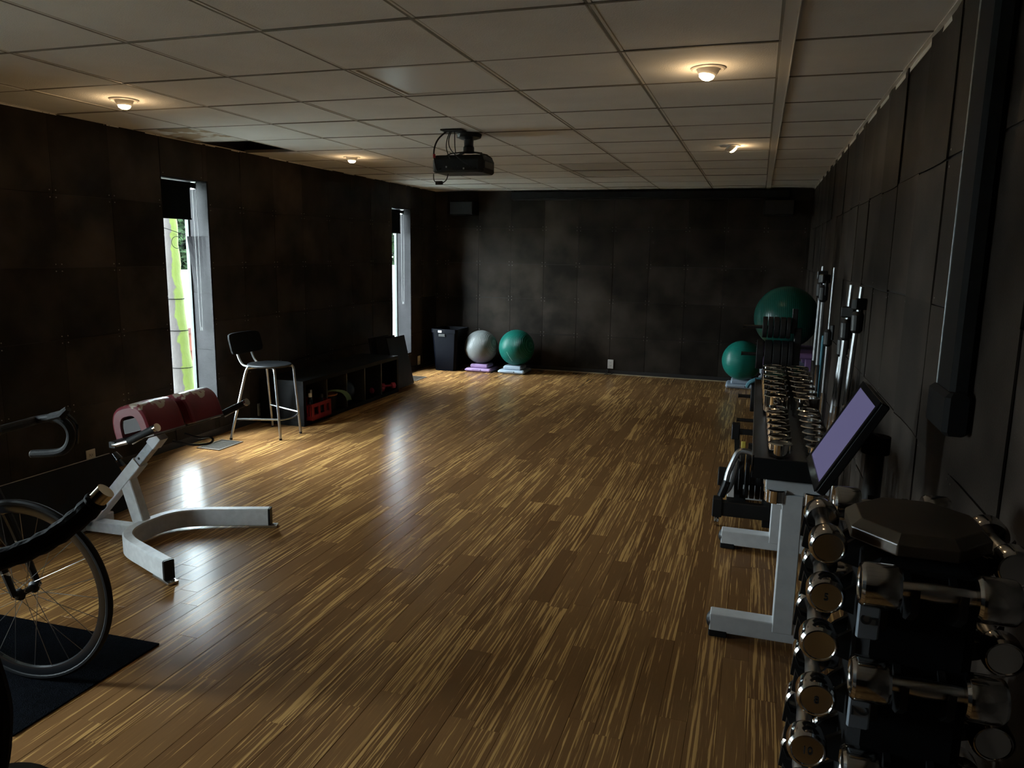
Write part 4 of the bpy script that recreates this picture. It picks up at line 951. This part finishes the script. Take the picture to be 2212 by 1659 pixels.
# ------------------------------------------------------------------ low floor rack with plates left of the dumbbell rack
t = thing('floor_plate_rack', 'low black floor rack with bent silver pipes left of the dumbbell rack', 'rack', (.0, 4.5, 0))
mb().bar([(-.135, 4.36, .105), (.17, 4.36, .105)], .05, .085, c=.004).build('front_beam', 'black', t); mb().bar([(-.135, 5.0, .105), (.17, 5.0, .105)], .05, .085, c=.004).build('rear_beam', 'black', t)
mb().bar([(.0, 4.36, .075), (.0, 5.0, .075)], .04, .03).build('spine', 'black', t)
for y_ in (4.36, 5.0):
    mb().cbox(-.160, -.105, y_-.035, y_+.035, .055, .165, .004).build('end_block', 'black', t)
    w_ = mb().lathe([(.006, -.012), (.026, -.011), (.029, -.004), (.029, .004), (.026, .011), (.006, .012)], 18, Matrix.Translation((-.132, y_-.02, .03)) @ Matrix.Rotation(math.pi/2, 4, 'Y')).build('caster', 'chrome', t)
    mb().box(-.145, -.119, y_-.03, y_-.005, .03, .058).build('caster_fork', 'chrome_soft', w_)
mb().box(.12, .17, 4.40, 4.96, .0, .062).build('rear_skid', 'black', t)
mb().tube(catmull([(-.115, 4.40, .16), (-.095, 4.41, .24), (-.085, 4.42, .30), (-.060, 4.43, .375), (-.035, 4.44, .425), (.005, 4.45, .430), (.06, 4.46, .415)], 6), .017, 12).build('bent_pipe', 'alu', t)
mb().tube(catmull([(-.10, 4.50, .16), (-.075, 4.50, .20), (-.055, 4.49, .30), (-.05, 4.48, .37)], 6), .021, 12).build('bent_pipe', 'steel_grey', t)
mb().tube(catmull([(-.118, 4.39, .165), (-.098, 4.395, .225), (-.090, 4.40, .255)], 5), .0235, 12).build('tape_wrap', 'black_gloss', t)
mb().bar([(-.03, 4.55, .08), (-.055, 4.58, .56)], .03, .03, up_=(0, 1, 0)).build('rear_mast', 'black', t); mb().cbox(-.085, -.04, 4.55, 4.61, .47, .565, .004).build('mast_head', 'black', t); mb().bar([(-.05, 4.58, .515), (.06, 4.58, .515)], .03, .03).build('mast_arm', 'black', t)
mb().cbox(-.025, .0, 4.51, 4.53, .43, .47, .003).build('yellow_tag', 'yellow', t)
for i, (a, b, r) in enumerate(((-.028, .002, .135), (.008, .034, .150), (.040, .068, .145), (.074, .100, .150), (.106, .132, .138))):
    plate(a, b, (4.66, .09+r), r, 'black plate standing on edge in the low floor rack, %s from the room side' % ORD[i], 'black plates in the floor rack')

# ------------------------------------------------------------------ tilted touchscreen on a stand
t = thing('screen_stand', 'black tilted screen with purple sheen on a post by the rack', 'screen', (.39, 2.58, 0))
u = V(0, 1, 0); bn, tn = V(.223, 2.40, .865), V(.357, 2.40, 1.110); v = (tn-bn).normalized(); LL = (tn-bn).length; WY = .352
F = frame4(bn, (0, 1, 0), v)
nrm = u.cross(v)
if nrm.x > 0: print('screen normal', nrm)
sg = -1 if nrm.x > 0 else 1
def sbox(a, b, c, d, e, f): return (min(a, b), max(a, b), min(c, d), max(c, d), min(e*sg, f*sg), max(e*sg, f*sg))
mb().cbox(*sbox(-.022, WY+.022, -.028, LL+.022, -.030, -.001), .004, F).build('housing', 'black', t)
b_ = mb()
for q in ((-.022, WY+.022, -.028, -.001), (-.022, WY+.022, LL+.001, LL+.022), (-.022, -.001, -.001, LL+.001), (WY+.001, WY+.022, -.001, LL+.001)): b_.box(*sbox(*q, -.001, .003), F)
b_.build('bezel', 'black_gloss', t)
mb().box(*sbox(0, WY, 0, LL, -.001, .0008), F).build('display', 'screen', t)
mb().cyl((.395, 2.58, .02), (.395, 2.58, .96), .028, n=20).build('post', 'black', t); mb().cyl((.395, 2.58, .93), (.395, 2.58, .985), .042, n=20).build('collar', 'black_matte', t)
mb().tube([(.395, 2.58, .97), (.355, 2.58, .99), (.325, 2.58, 1.0)], .018, 10).build('neck', 'black', t)
mb().cbox(.24, .535, 2.44, 2.72, .001, .025, .006).build('base_plate', 'black', t)

# ------------------------------------------------------------------ four-sided chrome dumbbell tower
tx, ty = .315, 1.53
t = tower = thing('dumbbell_tower', 'four-sided black dumbbell tower with octagonal top at right foreground', 'dumbbell rack', (tx, ty, 0))
def octa(h, c): return [(-h+c, -h), (h-c, -h), (h, -h+c), (h, h-c), (h-c, h), (-h+c, h), (-h, h-c), (-h, -h+c)]
b_ = mb(); rs = []
for h_, z_ in ((.095, 1.018), (.117, 1.026), (.117, 1.047), (.100, 1.062)): rs.append([(tx+x_*1.0, ty+y_*1.08, z_) for x_, y_ in octa(h_, h_*.58)])
vs_ = [p for r in rs for p in r]; fs = [tuple(reversed(range(8))), tuple(range(24, 32))]
for j in range(3): fs += [(j*8+i, j*8+(i+1) % 8, j*8+8+(i+1) % 8, j*8+8+i) for i in range(8)]
b_.add(vs_, fs).build('top_plate', 'plate_brown', t, bevel=.002)
mb().cbox(tx-.095, tx+.095, ty-.115, ty+.115, .04, 1.02, .02).build('column', 'black_matte', t)
mb().cbox(tx-.19, tx+.19, ty-.21, ty+.21, .001, .045, .01).build('base', 'black', t)
def dumbbell(c, ax, r, L, lab, hl=.062, mark=None):
    """round-headed chrome dumbbell centred at c along axis ax ('x' or 'y')"""
    R = Matrix.Rotation(math.pi/2, 4, 'Y') if ax == 'x' else Matrix.Rotation(math.pi/2, 4, 'X')
    q = thing('dumbbell', lab, 'dumbbell', (c[0], c[1], c[2]-r), 'chrome dumbbells on the tower'); T = Matrix.Translation(c) @ R
    for s in (-1, 1):
        e = .005; a0, a1 = L/2-hl, L/2
        pr_ = [(.014, a0), (r-e, a0), (r-.001, a0+e), (r, a0+e*2), (r, a1-e*2), (r-.001, a1-e), (r-e, a1), (r*.80, a1+.0005), (r*.76, a1-.0015), (1e-4, a1-.0015)]
        mb().lathe([(rr, s*zz) for rr, zz in pr_][::s], 36, T).build('head', 'chrome', q)
    mb().lathe([(.0125, -L/2+hl-.004), (.0135, -L/4+.01), (.0160, 0), (.0135, L/4-.01), (.0125, L/2-hl+.004)], 18, T).build('handle', 'chrome_soft', q)
    if mark: text('engraved_number', mark, r*.55, 'slot', q, V(*c)+V(0, -L/2-.0006, 0), (1, 0, 0), (0, 0, 1))
    return q
LZ = [1.018, .922, .825, .713, .605, .50, .39, .28]
for i, z_ in enumerate(LZ):
    r = .0335+.0010*i; x_ = tx-.158+.004*(i % 2)-.004*max(0, i-3)
    dumbbell((x_, ty-.005, z_), 'y', r, .205, 'chrome dumbbell on the left side of the tower, %s from the top' % ORD[i], .05, {1: '5', 3: '8', 4: '10'}.get(i))
    for yy in (ty-.035, ty+.028):
        b_ = mb().prism([(x_-.040, -.03), (tx-.090, -.06), (tx-.090, .01), (x_+.040, -.012), (x_+.024, -.030), (x_, -.0185), (x_-.024, -.012), (x_-.036, .014)][::1], .010, frame4((0, yy+.01, z_), (1, 0, 0), (0, 0, 1)))
        b_.build('cradle', 'black', t)
FZ = [.987, .811, .632, .455, .275]
for i, z_ in enumerate(FZ):
    r = .039+.0012*i
    dumbbell((tx+.008, ty-.175, z_), 'x', r, .238, 'large chrome dumbbell across the tower front, %s from the top' % ORD[i], .062)
    for sx in (-1, 1):
        xx = tx+.008+sx*.036
        mb().prism([(ty-.205, .012), (ty-.19, -.012), (ty-.175, -.018), (ty-.160, -.014), (ty-.13, .0), (ty-.068, .03), (ty-.068, -.09), (ty-.175, -.055), (ty-.205, -.03)], .012, frame4((xx-.006, 0, z_), (0, 1, 0), (0, 0, 1))).build('cradle', 'black', t)
    # plate with the embossed weight under the left head
    lp = mb().cbox(tx-.105, tx-.068, ty-.150, ty-.140, z_-.115, z_-.045, .003).build('weight_plaque', 'number_grey', t)
    if i < 2: text('weight_number', ('5', '2')[i], .042, 'slot', lp, (tx-.087, ty-.1505, z_-.078), (0, 0, -1), (1, 0, 0), .0006)
    mb().box(tx-.09, tx-.055, ty-.141, ty-.06, z_-.10, z_-.06).build('plaque_arm', 'black', t)
RZ = [1.0, .83, .66, .48, .30]
for i, z_ in enumerate(RZ):
    dumbbell((tx+.158, ty+.05, z_), 'y', .036+.001*i, .215, 'chrome dumbbell on the wall side of the tower, %s from the top' % ORD[i], .05)
    for yy in (ty+.01, ty+.07): mb().prism([(tx+.055, -.07), (tx+.15, -.036), (tx+.19, -.03), (tx+.19, .012), (tx+.176, -.010), (tx+.158, -.0175), (tx+.14, -.012), (tx+.055, .02)], .010, frame4((0, yy+.01, z_), (1, 0, 0), (0, 0, 1))).build('cradle', 'black', t)
for i, z_ in enumerate((1.012, .84, .66, .48, .30)):
    dumbbell((tx-.01, ty+.20, z_), 'x', .037+.001*i, .225, 'chrome dumbbell on the far side of the tower, %s from the top' % ORD[i], .052)
    for sx in (-1, 1):
        xx = tx-.01+sx*.034; mb().prism([(ty+.068, -.075), (ty+.20, -.045), (ty+.24, -.03), (ty+.24, .012), (ty+.222, -.010), (ty+.20, -.0175), (ty+.18, -.010), (ty+.068, .02)], .012, frame4((xx-.006, 0, z_), (0, 1, 0), (0, 0, 1))).build('cradle', 'black', t)

# ------------------------------------------------------------------ vertical rail on the right wall
t = thing('wall_rail', 'tall black vertical rail with metal edge on the right wall', 'rail', (.53, 2.28, 1.1))
mb().cbox(.500, .552, 2.20, 2.36, 1.18, HC-.002, .012).build('channel', 'black_matte', t)
mb().cyl((.503, 2.362, 1.20), (.503, 2.362, HC-.01), .004, n=8).build('metal_edge', 'steel_grey', t)
mb().cbox(.485, .552, 2.17, 2.385, 1.085, 1.20, .012).build('lower_box', 'black_matte', t)

# ------------------------------------------------------------------ outdoors beyond the windows
GZ = -.9
tag(mb().box(-60, XL-.27, -40, 70, GZ-.2, GZ).build('ground', 'ground'), kind='structure')
t = thing('mossy_trunk', 'leaning moss-covered tree trunk outside the nearer window', 'tree', (-7.1, 8.05, GZ))
tc_ = lambda z_: 7.785+.045*max(0, 1.3-z_)**1.5
p = [V(-7.0, tc_(z_), z_) for z_ in [GZ-.05+.12*k for k in range(38)]]
mb().tube(p, [.150-.024*(q.z-GZ)+.006*math.sin(i*1.7)+.003*math.sin(i*4.1) for i, q in enumerate(p)], 22).build('trunk', 'bark', t)
for z_ in (-.35, .02, .5, .9):
    mb().tube([(-7.0+(.150-.024*(z_-GZ))*1.06*math.cos(a), tc_(z_)+(.150-.024*(z_-GZ))*1.06*math.sin(a), z_) for a in [2*math.pi*k/16 for k in range(16)]], .005, 5, closed=True).build('band', 'wire', t)
for i, (cy_, cz, R) in enumerate(((7.83, 1.70, .045), (7.86, 1.55, .06), (7.72, 1.60, .09), (7.90, 1.66, .07))):
    tag(mb().tube([(-6.85, cy_+R*math.cos(a), cz+R*.8*math.sin(a)) for a in [2*math.pi*k/18 for k in range(18)]], .0035, 5, closed=True).build('cable_loop', 'wire', None, origin=(-6.85, cy_, cz)), ['%s loop of black cable by the mossy trunk outside the window' % ORD[i]][0], 'cable', 'cable loops on the trunk')
mb().tube(catmull([(-6.88, 6.5, 1.95), (-6.88, 7.5, 1.78), (-6.88, 8.4, 1.62), (-6.88, 10, 1.6)], 6), .004, 5).build('overhead_wire', 'wire', t)
t = thing('board_fence', 'low orange-brown board fence outside the nearer window', 'fence', (-10, 12, GZ))
y = 8.6
while y < 19:
    mb().box(-10.02+rnd.uniform(-.006, .006), -10, y, y+.142, GZ, -.03+rnd.uniform(-.01, .01)).build('board', 'fence', t); y += .15
mb().box(-10.06, -9.96, 8.6, 19, -.03, .07).build('cap_rail', 'fence_cap', t); mb().box(-10.0, -9.95, 8.6, 19, -.35, -.27).build('rail', 'fence', t)
t = thing('white_sided_building', 'white building with horizontal siding behind the fence', 'building', (-13, 18, GZ))
for i in range(12): 
    z_ = GZ+.15*i; mb().prism([(0, 0), (-.028, 0), (-.012, .155), (0, .155)], 24, frame4((-13, 34, z_), (-1, 0, 0), (0, 0, 1))).build('siding_board', 'siding', t)
mb().box(-16, -13, 10, 34, GZ, GZ+1.80).build('wall', 'siding', t)
# trees beyond: crowns of separate leaf cards on branches
def tree(cx_, cy_, h_, rr, lab, nl):
    q = thing('leafy_tree', lab, 'tree', (cx_, cy_, GZ), 'leafy trees beyond the fence')
    mb().tube([(cx_, cy_, GZ), (cx_+.1, cy_, h_*.5), (cx_, cy_+.1, h_*.8)], [.2, .15, .08], 8).build('trunk', 'bark', q)
    b_ = MB(); R2 = random.Random(int(cx_*10+cy_))
    for i in range(nl):
        while True:
            p_ = V(R2.uniform(-1, 1), R2.uniform(-1, 1), R2.uniform(-1, 1))
            if .35 < p_.length < 1: break
        c = V(cx_+p_.x*rr, cy_+p_.y*rr*1.3, h_*.55+p_.z*h_*.52); s = R2.uniform(.13, .26)
        a = V(R2.uniform(-1, 1), R2.uniform(-1, 1), R2.uniform(-.6, .6)).normalized()*s; d = a.cross(V(R2.uniform(-1, 1), R2.uniform(-1, 1), R2.uniform(-1, 1))).normalized()*s*.5; n_ = a.cross(d).normalized()*s*.15
        b_.add([c-a, c+d+n_, c+a, c-d+n_], [(0, 1, 2), (0, 2, 3)])
    tag(b_.build('foliage', 'leaf', q), kind='stuff')
tree(-20.5, 22.9, 6.0, 2.6, 'big green tree filling the upper view of the nearer window', 15000)
tree(-20.5, 15.4, 6.0, 2.6, 'green tree left of the big one beyond the white building', 5000)
tree(-20.5, 30.4, 6.2, 2.6, 'green tree right of the big one beyond the white building', 5000)
tree(-20.5, 41.0, 6.5, 3.0, 'green tree farthest back, seen toward the far window', 6000)
b_ = MB(); R2 = random.Random(3)
for i in range(6000):
    x_, y_ = R2.uniform(-9.9, -7.4), R2.uniform(8.4, 15); h_ = R2.uniform(.12, .34)*(1.0 if x_ < -8.6 else .6); a = R2.uniform(0, 6.28); w_ = .010; l_ = R2.uniform(-.09, .09)
    b_.add([(x_-w_*math.cos(a), y_-w_*math.sin(a), GZ), (x_+w_*math.cos(a), y_+w_*math.sin(a), GZ), (x_+l_, y_+l_*.6, GZ+h_)], [(0, 1, 2)])
tag(b_.build('tall_grass', 'grass'), 'yellow-green grass growing in front of the fence', 'grass', kind='stuff')
